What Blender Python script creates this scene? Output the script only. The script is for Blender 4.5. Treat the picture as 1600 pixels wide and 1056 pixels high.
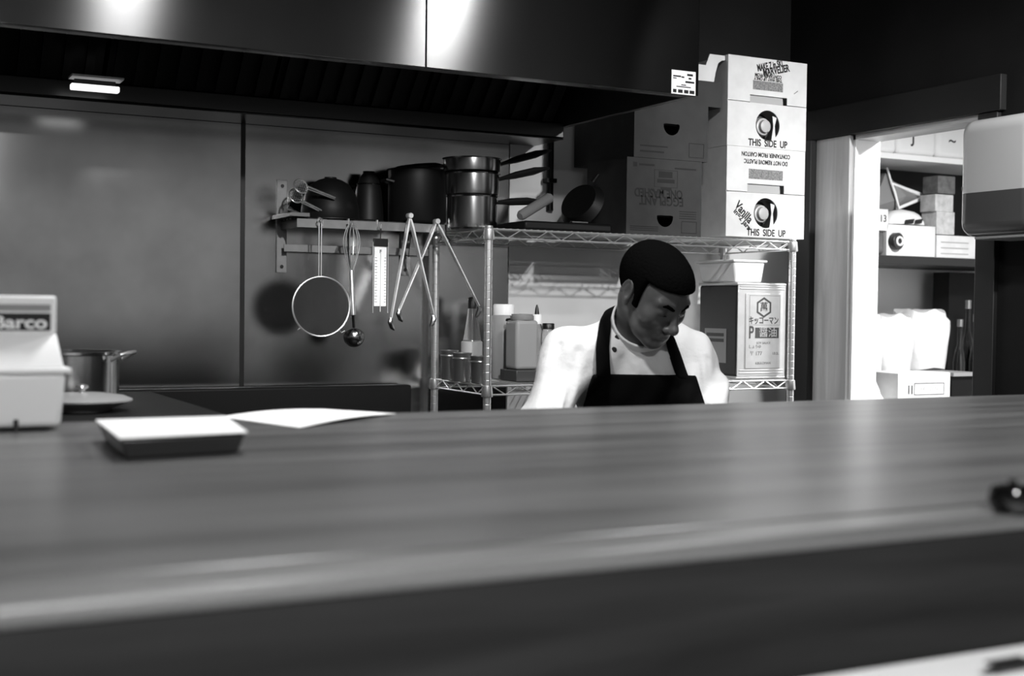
import bpy, math, random
import numpy as np
from mathutils import Vector, Matrix
random.seed(7)
for o in list(bpy.data.objects): bpy.data.objects.remove(o)
scene = bpy.context.scene
COL = scene.collection

# ------------------------------------------------------------------ camera
FPX = 2000.0; YAW = math.radians(27.3); PITCH = math.radians(1.37); ROLL = math.radians(0.70)
EYE = Vector((0.0, 0.0, 1.40))
F0 = Vector((math.sin(YAW), math.cos(YAW), 0)); R0 = Vector((math.cos(YAW), -math.sin(YAW), 0)); Z0 = Vector((0, 0, 1))
FW = F0*math.cos(PITCH) - Z0*math.sin(PITCH); U0 = Z0*math.cos(PITCH) + F0*math.sin(PITCH)
RT = R0*math.cos(ROLL) + U0*math.sin(ROLL); UP = U0*math.cos(ROLL) - R0*math.sin(ROLL)
cam = bpy.data.cameras.new('camera'); cam_o = bpy.data.objects.new('camera', cam); COL.objects.link(cam_o)
cam.sensor_width = 36; cam.lens = FPX/1600*36; cam.clip_start = 0.05; cam.clip_end = 60
m = Matrix(((RT.x, UP.x, -FW.x), (RT.y, UP.y, -FW.y), (RT.z, UP.z, -FW.z))).to_4x4(); m.translation = EYE
cam_o.matrix_world = m
cam.dof.use_dof = True; cam.dof.focus_distance = 4.0; cam.dof.aperture_fstop = 4.0
scene.camera = cam_o

# ------------------------------------------------------------------ world, lights, exposure
w = bpy.data.worlds.new('world'); scene.world = w; w.use_nodes = True
w.node_tree.nodes['Background'].inputs[0].default_value = (1, 1, 1, 1)
w.node_tree.nodes['Background'].inputs[1].default_value = 0.01
scene.view_settings.view_transform = 'Standard'; scene.view_settings.look = 'None'
scene.view_settings.gamma = 1; scene.view_settings.use_curve_mapping = False
scene.view_settings.exposure = 0.0
def area_light(name, loc, target, sx, sy, power, parent=None, shape='RECTANGLE', spread=180):
    l = bpy.data.lights.new(name, 'AREA'); l.shape = shape; l.size = sx; l.size_y = sy; l.energy = power
    l.spread = math.radians(spread)
    o = bpy.data.objects.new(name, l); COL.objects.link(o); o.location = loc
    d = Vector(target) - Vector(loc); o.rotation_euler = d.to_track_quat('-Z', 'Y').to_euler()
    if parent: o.parent = parent
    return o
KITCHEN_LAMP_W = 24.0; STORE_LAMP_W = 190.0; CARTON_FILL_W = 6.5; RACK_FILL_W = 3.0; FRONT_FILL_W = 85.0; WINDOW_L = 0.33
CEIL = 2.80; WY = 4.08; WX = 3.35; FY = -3.2; LX = -2.4

# ------------------------------------------------------------------ helpers
def ray(px, py):
    return FW*1.0 + RT*((px-800)/FPX) + UP*((528-py)/FPX)
def P(px, py, X=None, Y=None, Z=None):
    d = ray(px, py)
    if X is not None: t = (X-EYE.x)/d.x
    elif Y is not None: t = (Y-EYE.y)/d.y
    else: t = (Z-EYE.z)/d.z
    return EYE + d*t
MATS = {}
def mat(name, col, rough=0.5, metal=0.0, aniso=0.0, noise=0.0, nscale=(8, 8, 8), bump=0.0, bscale=60, emit=0.0, spec=0.5, trans=0.0, ior=1.45, rnoise=0.0, alpha=1.0, coat=0.0, tangent='X', sss=0.0):
    if name in MATS: return MATS[name]
    m = bpy.data.materials.new(name); m.use_nodes = True; nt = m.node_tree; b = nt.nodes['Principled BSDF']; L = nt.links
    b.inputs['Base Color'].default_value = (col, col, col, 1)
    b.inputs['Roughness'].default_value = rough; b.inputs['Metallic'].default_value = metal
    b.inputs['Specular IOR Level'].default_value = spec; b.inputs['IOR'].default_value = ior
    b.inputs['Transmission Weight'].default_value = trans; b.inputs['Coat Weight'].default_value = coat
    b.inputs['Alpha'].default_value = alpha; b.inputs['Subsurface Weight'].default_value = sss
    if aniso:
        b.inputs['Anisotropic'].default_value = aniso
        t = nt.nodes.new('ShaderNodeTangent'); t.direction_type = 'RADIAL'; t.axis = tangent
        L.new(t.outputs[0], b.inputs['Tangent'])
    if noise or bump or rnoise:
        tc = nt.nodes.new('ShaderNodeTexCoord'); mp = nt.nodes.new('ShaderNodeMapping'); L.new(tc.outputs['Object'], mp.inputs[0])
        mp.inputs['Scale'].default_value = nscale
        n = nt.nodes.new('ShaderNodeTexNoise'); n.inputs['Scale'].default_value = 1; n.inputs['Detail'].default_value = 6; L.new(mp.outputs[0], n.inputs[0])
        if noise:
            r = nt.nodes.new('ShaderNodeMapRange'); r.inputs[1].default_value = 0.3; r.inputs[2].default_value = 0.7
            r.inputs[3].default_value = max(0, col*(1-noise)); r.inputs[4].default_value = min(1, col*(1+noise)); L.new(n.outputs[0], r.inputs[0])
            c = nt.nodes.new('ShaderNodeCombineColor')
            for k in range(3): L.new(r.outputs[0], c.inputs[k])
            L.new(c.outputs[0], b.inputs['Base Color'])
        if rnoise:
            r = nt.nodes.new('ShaderNodeMapRange'); r.inputs[1].default_value = 0.3; r.inputs[2].default_value = 0.7
            r.inputs[3].default_value = rough-rnoise; r.inputs[4].default_value = rough+rnoise; L.new(n.outputs[0], r.inputs[0]); L.new(r.outputs[0], b.inputs['Roughness'])
        if bump:
            n2 = nt.nodes.new('ShaderNodeTexNoise'); n2.inputs['Scale'].default_value = bscale; n2.inputs['Detail'].default_value = 4; L.new(tc.outputs['Object'], n2.inputs[0])
            bp = nt.nodes.new('ShaderNodeBump'); bp.inputs['Strength'].default_value = bump; bp.inputs['Distance'].default_value = 0.01
            L.new(n2.outputs[0], bp.inputs['Height']); L.new(bp.outputs[0], b.inputs['Normal'])
    if emit:
        b.inputs['Emission Color'].default_value = (1, 1, 1, 1); b.inputs['Emission Strength'].default_value = emit
    MATS[name] = m; return m

class MB:
    def __init__(s): s.v = []; s.f = []
    def add(s, vs, fs):
        k = len(s.v); s.v += [tuple(v) for v in vs]; s.f += [tuple(i+k for i in f) for f in fs]; return s
    def box(s, x0, x1, y0, y1, z0, z1):
        return s.add([(x0,y0,z0),(x1,y0,z0),(x1,y1,z0),(x0,y1,z0),(x0,y0,z1),(x1,y0,z1),(x1,y1,z1),(x0,y1,z1)],
                     [(0,3,2,1),(4,5,6,7),(0,1,5,4),(1,2,6,5),(2,3,7,6),(3,0,4,7)])
    def obox(s, c, ax, ay, az):     # half axis vectors
        c = Vector(c); ax, ay, az = Vector(ax), Vector(ay), Vector(az)
        vs = [c+ax*i+ay*j+az*k for k in (-1,1) for j, i in ((-1,-1),(-1,1),(1,1),(1,-1))]
        return s.add(vs, [(0,3,2,1),(4,5,6,7),(0,1,5,4),(1,2,6,5),(2,3,7,6),(3,0,4,7)])
    def tube(s, pts, r, n=8, caps=True):
        pts = [Vector(p) for p in pts]; rs = r if isinstance(r, (list, tuple)) else [r]*len(pts)
        k = len(s.v); prev = None
        for i, p in enumerate(pts):
            t = (pts[min(i+1, len(pts)-1)] - pts[max(i-1, 0)]).normalized()
            if prev is None:
                a = Vector((0,0,1)) if abs(t.z) < 0.9 else Vector((1,0,0)); u = t.cross(a).normalized()
            else: u = (prev - t*prev.dot(t)).normalized()
            prev = u; vv = t.cross(u)
            for j in range(n):
                q = 2*math.pi*j/n; s.v.append(tuple(p + (u*math.cos(q) + vv*math.sin(q))*rs[i]))
        for i in range(len(pts)-1):
            for j in range(n):
                a = k+i*n+j; b = k+i*n+(j+1)%n; s.f.append((a, b, b+n, a+n))
        if caps:
            s.f.append(tuple(k+j for j in reversed(range(n)))); s.f.append(tuple(k+(len(pts)-1)*n+j for j in range(n)))
        return s
    def lathe(s, prof, M=None, n=32, c=(0,0,0)):
        M = M or Matrix.Translation(Vector(c)); k = len(s.v)
        for r, z in prof:
            for j in range(n):
                q = 2*math.pi*j/n; s.v.append(tuple(M @ Vector((max(r,1e-5)*math.cos(q), max(r,1e-5)*math.sin(q), z))))
        for i in range(len(prof)-1):
            for j in range(n):
                a = k+i*n+j; b = k+i*n+(j+1)%n; s.f.append((a, b, b+n, a+n))
        s.f.append(tuple(k+j for j in reversed(range(n)))); s.f.append(tuple(k+(len(prof)-1)*n+j for j in range(n)))
        return s
    def prism(s, poly, o, ax, ay, az):  # poly in (ax, ay), extruded along az
        o, ax, ay, az = Vector(o), Vector(ax), Vector(ay), Vector(az); n = len(poly)
        vs = [o+ax*a+ay*b for a, b in poly] + [o+ax*a+ay*b+az for a, b in poly]
        fs = [tuple(reversed(range(n))), tuple(range(n, 2*n))] + [(i, (i+1)%n, (i+1)%n+n, i+n) for i in range(n)]
        return s.add(vs, fs)
    def build(s, name, material, parent=None, smooth=False, bevel=0.0, seg=2, angle=40):
        me = bpy.data.meshes.new(name); me.from_pydata(s.v, [], s.f); me.update()
        import bmesh
        bm = bmesh.new(); bm.from_mesh(me); bmesh.ops.recalc_face_normals(bm, faces=bm.faces); bm.to_mesh(me); bm.free()
        me.materials.append(material)
        if smooth:
            me.shade_smooth(); me.set_sharp_from_angle(angle=math.radians(angle))
        o = bpy.data.objects.new(name, me); COL.objects.link(o)
        if parent is not None:
            o.parent = parent; o.matrix_parent_inverse = parent.matrix_world.inverted()
        if bevel:
            md = o.modifiers.new('bevel', 'BEVEL'); md.width = bevel; md.segments = seg; md.limit_method = 'ANGLE'; md.angle_limit = math.radians(40)
            if not smooth: me.shade_smooth(); me.set_sharp_from_angle(angle=math.radians(60))
        return o
def tag(o, label=None, cat=None, group=None, kind=None):
    if label: o['label'] = label
    if cat: o['category'] = cat
    if group: o['group'] = group
    if kind: o['kind'] = kind
    return o
def thing(name, label, cat, loc, group=None):
    o = bpy.data.objects.new(name, None); COL.objects.link(o); o.location = loc
    o.empty_display_size = 0.1
    o.matrix_world = Matrix.Translation(Vector(loc)); return tag(o, label, cat, group)
def text(body, size, material, parent, o, ax, ay, name='printed_text', align='CENTER', bold=0.0, sx=1.0):
    cu = bpy.data.curves.new(name, 'FONT'); cu.body = body; cu.size = size; cu.align_x = align; cu.align_y = 'CENTER'
    cu.extrude = 0.0003; cu.offset = bold
    t = bpy.data.objects.new('tmp_text', cu); COL.objects.link(t)
    dg = bpy.context.evaluated_depsgraph_get(); me = bpy.data.meshes.new_from_object(t.evaluated_get(dg))
    bpy.data.objects.remove(t); me.name = name
    ax, ay = Vector(ax).normalized(), Vector(ay).normalized(); az = ax.cross(ay)
    M = Matrix(((ax.x*sx, ay.x, az.x), (ax.y*sx, ay.y, az.y), (ax.z*sx, ay.z, az.z))).to_4x4(); M.translation = Vector(o)
    me.transform(M); me.materials.clear(); me.materials.append(material)
    ob = bpy.data.objects.new(name, me); COL.objects.link(ob)
    if parent is not None: ob.parent = parent; ob.matrix_parent_inverse = parent.matrix_world.inverted()
    return ob
def rotz(a): return Matrix.Rotation(a, 4, 'Z')
def frame(o, z, x=None):   # matrix with local z along z
    z = Vector(z).normalized(); x = Vector(x) if x is not None else (Vector((1,0,0)) if abs(z.x) < 0.9 else Vector((0,1,0)))
    y = z.cross(x).normalized(); x = y.cross(z)
    M = Matrix(((x.x,y.x,z.x),(x.y,y.y,z.y),(x.z,y.z,z.z))).to_4x4(); M.translation = Vector(o); return M

# ------------------------------------------------------------------ materials
def wood(name, col, contrast, sc, rough, axis='X', coat=0.0):
    m = bpy.data.materials.new(name); m.use_nodes = True; nt = m.node_tree; b = nt.nodes['Principled BSDF']; L = nt.links
    tc = nt.nodes.new('ShaderNodeTexCoord'); mp = nt.nodes.new('ShaderNodeMapping'); L.new(tc.outputs['Object'], mp.inputs[0])
    mp.inputs['Scale'].default_value = {'X': (0.55*sc, 9*sc, 9*sc), 'Z': (9*sc, 9*sc, 0.7*sc), 'Y': (9*sc, 0.6*sc, 9*sc)}[axis]
    n = nt.nodes.new('ShaderNodeTexNoise'); n.inputs['Scale'].default_value = 1.6; n.inputs['Detail'].default_value = 8; n.inputs['Roughness'].default_value = 0.62; n.inputs['Distortion'].default_value = 0.6
    L.new(mp.outputs[0], n.inputs[0])
    r = nt.nodes.new('ShaderNodeMapRange'); r.inputs[1].default_value = 0.36; r.inputs[2].default_value = 0.64
    r.inputs[3].default_value = col*(1-contrast); r.inputs[4].default_value = col*(1+contrast); L.new(n.outputs[0], r.inputs[0])
    c = nt.nodes.new('ShaderNodeCombineColor')
    for k in range(3): L.new(r.outputs[0], c.inputs[k])
    L.new(c.outputs[0], b.inputs['Base Color']); b.inputs['Roughness'].default_value = rough; b.inputs['Coat Weight'].default_value = coat
    b.inputs['Coat Roughness'].default_value = 0.2
    MATS[name] = m; return m
M_COUNTER = wood('counter_wood', 0.075, 0.42, 1.2, 0.33)
M_NOSING = wood('nosing_wood', 0.11, 0.15, 1.0, 0.35)
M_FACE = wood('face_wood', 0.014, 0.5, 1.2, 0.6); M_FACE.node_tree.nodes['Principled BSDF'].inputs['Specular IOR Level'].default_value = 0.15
M_CASING = wood('casing_wood', 0.5, 0.22, 0.9, 0.6, 'Z')
M_HEADWOOD = wood('header_wood', 0.5, 0.3, 1.0, 0.6, 'Y')
def glossy_steel(name, col, rough, contrast):
    m = bpy.data.materials.new(name); m.use_nodes = True; nt = m.node_tree; nt.nodes.clear()
    out = nt.nodes.new('ShaderNodeOutputMaterial'); b = nt.nodes.new('ShaderNodeBsdfAnisotropic'); b.distribution = 'BECKMANN'; b.inputs['Roughness'].default_value = rough
    tc = nt.nodes.new('ShaderNodeTexCoord'); n = nt.nodes.new('ShaderNodeTexNoise'); n.inputs['Scale'].default_value = 4.5; n.inputs['Detail'].default_value = 6
    r = nt.nodes.new('ShaderNodeMapRange'); r.inputs[1].default_value = 0.3; r.inputs[2].default_value = 0.7; r.inputs[3].default_value = col*(1-contrast); r.inputs[4].default_value = col*(1+contrast)
    c = nt.nodes.new('ShaderNodeCombineColor'); nt.links.new(tc.outputs['Object'], n.inputs[0]); nt.links.new(n.outputs[0], r.inputs[0])
    for k in range(3): nt.links.new(r.outputs[0], c.inputs[k])
    nt.links.new(c.outputs[0], b.inputs['Color']); nt.links.new(b.outputs[0], out.inputs[0]); MATS[name] = m; return m
M_STEEL = glossy_steel('stainless_wall', 0.48, 0.20, 0.16)
M_HOOD = mat('stainless_hood', 0.12, 0.24, 1.0, aniso=0.93, noise=0.18, nscale=(3,3,3), tangent='X')
M_DARKMETAL = mat('dark_metal', 0.03, 0.5, 0.6)
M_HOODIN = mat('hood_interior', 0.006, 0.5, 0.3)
M_BLACK = mat('black_iron', 0.006, 0.5, 0.2, spec=0.3)
M_BLACKP = mat('black_plastic', 0.008, 0.35)
M_CHROME = mat('chrome', 0.8, 0.3, 0.9)
M_PANSTEEL = mat('pan_steel', 0.3, 0.2, 1.0)
M_STEELP = mat('steel_pan', 0.45, 0.2, 1.0)
M_DULLSTEEL = mat('dull_steel', 0.4, 0.42, 1.0)
M_WHITE = mat('white_plastic', 0.82, 0.4)
M_PAPER = mat('white_paper', 0.9, 0.7)
M_PAINT = mat('painted_wall', 0.6, 0.6, noise=0.08, nscale=(3,3,3))
M_DARKWALL = mat('dark_wall', 0.011, 0.8, spec=0.2, noise=0.2, nscale=(4,4,4))
M_DINING = mat('dining_wall', 0.4, 0.7)
M_CEIL = mat('ceiling_paint', 0.08, 0.8)
M_FLOOR = mat('floor_tile', 0.02, 0.6, noise=0.3, nscale=(3,3,3))
M_STORE = mat('store_wall', 0.75, 0.7)
M_CARTONW = mat('white_carton', 0.66, 0.75, noise=0.06, nscale=(20,20,20))
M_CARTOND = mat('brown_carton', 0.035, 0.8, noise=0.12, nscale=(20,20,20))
M_INK = mat('ink', 0.008, 0.7)
M_INKG = mat('grey_ink', 0.2, 0.7, noise=0.5, nscale=(160,160,160))
M_INKD = mat('dark_carton_ink', 0.004, 0.7)
M_LAMP = mat('lamp_glow', 0.9, 0.5, emit=6.0)

# ------------------------------------------------------------------ setting
def struct(name, mb, m, parent=None, label=None, bevel=0, **k):
    o = mb.build(name, m, parent, bevel=bevel, **k)
    if parent is None: o['kind'] = 'structure'
    if label: o['label'] = label
    return o
struct('floor', MB().box(LX-0.1, 7.2, FY-0.1, 6.2, -0.05, 0), M_FLOOR, label='dark tiled kitchen floor')
struct('ceiling', MB().box(LX-0.1, 7.2, FY-0.1, 6.2, CEIL, CEIL+0.05), M_CEIL, label='dim kitchen ceiling')
wb = struct('wall_back', MB().box(LX, WX+0.12, WY+0.004, WY+0.1, 0, CEIL), M_DARKWALL, label='back wall of the kitchen clad in panels')
sx1 = P(378, 400, Y=WY).x; sx2 = P(793, 420, Y=WY).x
for a, b, mm, lab in ((LX, sx1-0.007, M_STEEL, 'brushed stainless sheet'), (sx1+0.007, sx2-0.002, M_STEEL, 'brushed stainless sheet'), (sx2+0.002, WX, M_PAINT, 'pale painted panel')):
    o = MB().box(a, b, WY-0.006, WY+0.003, 0.1, 2.15 if mm is M_PAINT else CEIL-0.02).build('panel', mm, wb, bevel=0.001); o['label'] = lab
MB().box(sx1-0.007, sx1+0.007, WY-0.004, WY+0.003, 0.1, CEIL-0.02).build('seam', M_BLACKP, wb)
DX = 6.9
struct('wall_left', MB().box(LX-0.1, LX, FY, WY+0.1, 0, CEIL), M_DINING)
struct('wall_front', MB().box(LX, DX, FY-0.1, FY, 0, 0.95).box(LX, -0.6, FY-0.1, FY, 0.95, CEIL).box(5.9, DX, FY-0.1, FY, 0.95, CEIL).box(-0.6, 5.9, FY-0.1, FY, 2.76, CEIL), M_DINING, label='dining room wall below and around the shop windows')
pane = bpy.data.materials.new('frosted_daylight'); pane.use_nodes = True; nt = pane.node_tree; nt.nodes.clear()
out = nt.nodes.new('ShaderNodeOutputMaterial'); em = nt.nodes.new('ShaderNodeEmission'); tc = nt.nodes.new('ShaderNodeTexCoord'); nz = nt.nodes.new('ShaderNodeTexNoise'); rg = nt.nodes.new('ShaderNodeMapRange')
nz.inputs['Scale'].default_value = 1.6; nz.inputs['Detail'].default_value = 5
rg.inputs[1].default_value = 0.35; rg.inputs[2].default_value = 0.65; rg.inputs[3].default_value = WINDOW_L*0.6; rg.inputs[4].default_value = WINDOW_L*1.4
nt.links.new(tc.outputs['Object'], nz.inputs[0]); nt.links.new(nz.outputs[0], rg.inputs[0]); nt.links.new(rg.outputs[0], em.inputs[1]); nt.links.new(em.outputs[0], out.inputs[0])
for n_, a in ((1, -0.6), (2, 1.567), (3, 3.734)):
    b = a+2.166
    wo = struct('window_%d' % n_, MB().box(a, b, FY-0.06, FY+0.01, 0.95, 0.99).box(a, b, FY-0.06, FY+0.01, 2.72, 2.76).box(a, a+0.03, FY-0.06, FY+0.01, 0.99, 2.72).box(b-0.03, b, FY-0.06, FY+0.01, 0.99, 2.72), mat('window_frame', 0.2, 0.5), label='frosted shop window of the dining room')
    MB().box(a+0.03, b-0.03, FY-0.04, FY-0.03, 0.99, 2.72).build('pane', pane, wo)
struct('wall_dining_right', MB().box(DX, DX+0.1, FY, 1.8, 0, CEIL), M_DINING)
# right wall with the doorway into the storeroom
TH = 0.115
yF = P(1331, 420, X=WX).y                 # far side of opening
yN = P(1531, 420, X=WX).y                 # near side of opening
zH = P(1331, 212, X=WX).z                 # head of opening
yB = P(1279, 420, X=WX).y
struct('wall_right', MB().box(WX, WX+TH, yF, WY+0.1, 0, CEIL).box(WX, WX+TH, 1.7, yN, 0, CEIL).box(WX, WX+TH, yN, yF, zH, CEIL), M_DARKWALL, label='dark painted side wall with a doorway')
struct('wall_storeroom_far', MB().box(WX+TH, 7.1, 5.5, 5.6, 0, CEIL), M_STORE)
struct('wall_storeroom_side', MB().box(7.0, 7.1, 1.8, 5.5, 0, CEIL), M_STORE)
struct('wall_storeroom_near', MB().box(WX+TH, 7.0, 1.7, 1.8, 0, CEIL), M_STORE)
t1 = MB().box(WX-0.022, WX, yF, yB, 0, zH+0.0).build('trim_1', M_CASING, bevel=0.003); tag(t1, 'pale knotty pine door casing board', None, None, 'structure')
t2 = MB().box(WX-0.004, WX+TH+0.004, yF-0.012, yF, 0, zH).build('trim_2', M_WHITE); tag(t2, 'white door jamb glowing in storeroom light', None, None, 'structure')
yN2 = P(1560, 420, X=WX).y
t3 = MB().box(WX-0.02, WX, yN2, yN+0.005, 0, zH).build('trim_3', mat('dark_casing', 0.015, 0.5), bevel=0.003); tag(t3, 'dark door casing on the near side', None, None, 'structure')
t4 = MB().box(WX-0.004, WX+TH, yN, yF, zH-0.018, zH).build('trim_4', M_HEADWOOD); tag(t4, 'wooden head of the doorway', None, None, 'structure')
zB = P(1331, 163, X=WX).z
t5 = MB().box(WX-0.03, WX, yN2-0.02, yB+0.12, zH, zB).build('trim_5', mat('black_lintel', 0.006, 0.6), bevel=0.003); tag(t5, 'black lintel board over the doorway', None, None, 'structure')
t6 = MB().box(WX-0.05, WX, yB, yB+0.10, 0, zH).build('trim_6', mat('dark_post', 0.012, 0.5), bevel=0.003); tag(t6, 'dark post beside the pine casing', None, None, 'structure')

# ------------------------------------------------------------------ bar counter
CZ = 1.225
yFar = P(800, 639, Z=CZ).y; yNos = P(800, 848, Z=CZ).y; yFr = P(800, 876, Z=CZ).y
BARZ = P(1440, 1030, Y=yFr).z
bar = thing('bar_counter', 'long polished wooden bar counter with a pale front edge', 'counter', (0.6, yFr, 0))
MB().box(-1.9, WX-0.01, yNos+0.001, yFar, CZ-0.045, CZ).build('top', M_COUNTER, bar, bevel=0.006, seg=3)
MB().box(-1.9, WX-0.01, yFr, yNos-0.001, CZ-0.014, CZ).build('nosing', M_NOSING, bar, bevel=0.005, seg=4)
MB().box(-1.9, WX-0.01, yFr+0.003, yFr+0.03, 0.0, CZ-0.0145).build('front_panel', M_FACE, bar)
MB().box(-1.9, WX-0.01, yFar-0.05, yFar-0.02, 0.0, CZ-0.045).build('back_panel', mat('counter_back', 0.01, 0.6), bar)
ledge = thing('eating_ledge', 'white laminate eating ledge in front of the bar counter', 'ledge', (0.6, yFr-0.3, 0))
MB().box(-1.9, WX-0.01, yFr-0.34, yFr+0.001, BARZ-0.03, BARZ).build('top', M_WHITE, ledge, bevel=0.004)
for x in (-1.5, 0.2, 1.4, 2.9):
    MB().prism([(0,0),(0.26,0),(0.0,-0.26)], (x, yFr+0.001, BARZ-0.03), (0,-1,0), (0,0,1), (0.03,0,0)).build('bracket', M_DARKMETAL, ledge)
# things on the bar
def on(px, py, z=CZ): return P(px, py, Z=z)
tz = CZ+0.025
a, b, c, d = on(186, 686, tz), on(387, 676, tz), on(352, 651, tz), on(149, 657, tz)
mb = MB(); base = [on(205, 722), on(392, 712), on(362, 672), on(165, 678)]
ctr = (a+b+c+d)/4
tray = thing('menu_tray', 'low dark menu tray under the nearer white sheet', 'tray', (ctr.x, ctr.y, CZ))
top = [v+(ctr-v)*0.03-Vector((0,0,0.002)) for v in (a, b, c, d)]
bot = [Vector((v.x, v.y, CZ+0.0005))+(Vector((ctr.x,ctr.y,CZ))-Vector((v.x,v.y,CZ)))*0.12 for v in (a, b, c, d)]
mb.add(bot+top, [(3,2,1,0),(4,5,6,7),(0,1,5,4),(1,2,6,5),(2,3,7,6),(3,0,4,7)]).build('body', mat('tray_dark', 0.035, 0.35), tray, bevel=0.003)
def sheet(name, corners, label, cat, thick=0.0012, bend=0.0, n=14, mtl=None):
    A, B, C, D = [Vector(v) for v in corners]; mb = MB(); vs = []
    for lay in (0, 1):
        for i in range(n+1):
            for j in range(n+1):
                u, v = i/n, j/n; p = A*(1-u)*(1-v)+B*u*(1-v)+C*u*v+D*(1-u)*v
                vs.append((p.x, p.y, p.z+lay*thick+bend*math.sin(math.pi*u)*(1 if bend > 0 else 1)))
    N = n+1; K = N*N; fs = []
    for i in range(n):
        for j in range(n):
            q = i*N+j; fs.append((q, q+1, q+N+1, q+N)); fs.append((K+q, K+q+N, K+q+N+1, K+q+1))
    for i in range(n):
        for q, r in ((i, i+1), (n*N+i, n*N+i+1), (i*N, (i+1)*N), (i*N+n, (i+1)*N+n)): fs.append((q, r, K+r, K+q))
    o = mb.add(vs, fs).build(name, mtl or M_PAPER, None, smooth=True); return tag(o, label, cat)
sheet('menu_sheet', (a, b, c, d), 'white menu sheet lying on the low dark tray', 'paper')
sheet('paper_sheet', (on(468, 669, CZ+0.001), on(618, 647, CZ+0.001), on(505, 640, CZ+0.001), on(345, 652, CZ+0.001)), 'white paper sheet lying flat on the bar behind the menu tray', 'paper', bend=0.004)
# white take-out dispenser box at the left edge
yb = on(100, 672).y
def bx(px, py): return P(px, py, Y=yb)
xr = bx(104, 640).x; wdt = 0.22
cb = thing('napkin_dispenser', 'white plastic napkin dispenser with a printed logo at the left end of the bar', 'dispenser', (xr-wdt/2, yb+0.08, CZ))
zz = lambda py: bx(60, py).z
xa = lambda px: bx(px, 560).x
dpt = 0.15
mb = MB(); zl = zz(582)
ins = 0.006
mb.add([(xr-wdt+ins, yb+ins, CZ+0.004), (xr-ins, yb+ins, CZ+0.004), (xr-ins, yb+dpt-ins, CZ+0.004), (xr-wdt+ins, yb+dpt-ins, CZ+0.004), (xr-wdt, yb, zl), (xr, yb, zl), (xr, yb+dpt, zl), (xr-wdt, yb+dpt, zl)],
       [(3,2,1,0),(4,5,6,7),(0,1,5,4),(1,2,6,5),(2,3,7,6),(3,0,4,7)]).build('tub', M_WHITE, cb, bevel=0.008, seg=3)
MB().box(xr-wdt-0.004, xr+0.006, yb-0.005, yb+dpt+0.005, zl-0.002, zl+0.006).build('rim', M_WHITE, cb, bevel=0.002)
x2 = xa(101); x3 = xa(94); z2 = zz(522); zt = zz(462)
sh = 0.035
mb = MB(); mb.add([(xr-wdt+0.004, yb+0.004, zl+0.006), (x2, yb+0.004, zl+0.006), (x2, yb+dpt-0.004, zl+0.006), (xr-wdt+0.004, yb+dpt-0.004, zl+0.006),
        (xr-wdt+0.012, yb+sh, z2), (x3, yb+sh, z2), (x3, yb+dpt-0.01, z2), (xr-wdt+0.012, yb+dpt-0.01, z2)],
       [(3,2,1,0),(4,5,6,7),(0,1,5,4),(1,2,6,5),(2,3,7,6),(3,0,4,7)]).build('hopper', M_WHITE, cb, bevel=0.003)
yc = yb+sh
MB().box(xr-wdt+0.012, x3, yc, yb+dpt-0.012, z2-0.001, zt).build('head', M_WHITE, cb, bevel=0.004, seg=3)
sc = 1.74/2000
lx = x3-0.008
logo = MB().prism([(0,0),(-0.078,0),(-0.09,0.010),(-0.078,0.020),(-0.07,0.024),(0,0.024)], (lx, yc-0.0012, z2+0.004), (1,0,0), (0,0,1), (0,0.0015,0)).build('logo_panel', M_INK, cb)
text('Barco', 0.024, M_WHITE, logo, (lx-0.040, yc-0.0016, z2+0.0145), (1,0,0), (0,0,1), bold=0.0006, sx=1.25)
MB().prism([(0,0),(-0.075,0),(-0.085,-0.006),(-0.088,0.002),(-0.07,0.009),(0,0.009)], (lx, yc-0.0012, z2+0.031), (1,0,0), (0,0,1), (0,0.0015,0)).build('logo_swoosh', mat('swoosh_grey', 0.25, 0.6), cb)
MB().box(xa(24)-0.002, xa(24)+0.004, yb-0.001, yb+0.01, CZ, CZ+0.016).build('notch', M_BLACKP, cb)
# black sauce pot at the right edge
q = on(1612, 806); rp = 0.021
pot = thing('soy_sauce_pot', 'small black lidded soy sauce pot at the right end of the bar', 'sauce pot', (q.x, q.y+rp, CZ))
MB().lathe([(0.012,0.0),(0.017,0.002),(0.0205,0.010),(0.0205,0.016),(0.018,0.021)], c=(q.x, q.y+rp, CZ), n=32).build('body', mat('black_glaze', 0.004, 0.12), pot, smooth=True)
lid = MB().lathe([(0.0188,0.0212),(0.017,0.0235),(0.008,0.025),(0.003,0.0255)], c=(q.x, q.y+rp, CZ), n=32).build('lid', MATS['black_glaze'], pot, smooth=True)
MB().lathe([(0.0025,0.025),(0.004,0.0275),(0.004,0.0285),(0.0015,0.0295)], c=(q.x, q.y+rp, CZ), n=16).build('knob', MATS['black_glaze'], lid, smooth=True)
# black pen on the ledge
q0 = P(1540, 1047, Z=BARZ+0.005); q1 = P(1640, 1030, Z=BARZ+0.005)
dr = (q1-q0).normalized()
pen = thing('pen', 'black pen lying on the white ledge at the bottom right', 'pen', (q0.x, q0.y, BARZ))
MB().tube([q0+dr*0.012, q0+dr*0.13], 0.0045, 12).build('barrel', M_BLACKP, pen, smooth=True)
MB().tube([q0, q0+dr*0.012], [0.0012, 0.0045], 12).build('tip', M_BLACKP, pen, smooth=True)
MB().obox(q0+dr*0.02+Vector((0,0,0.006)), dr*0.02, dr.cross(Z0)*0.002, (0,0,0.0008)).build('clip', M_BLACKP, pen)

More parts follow.
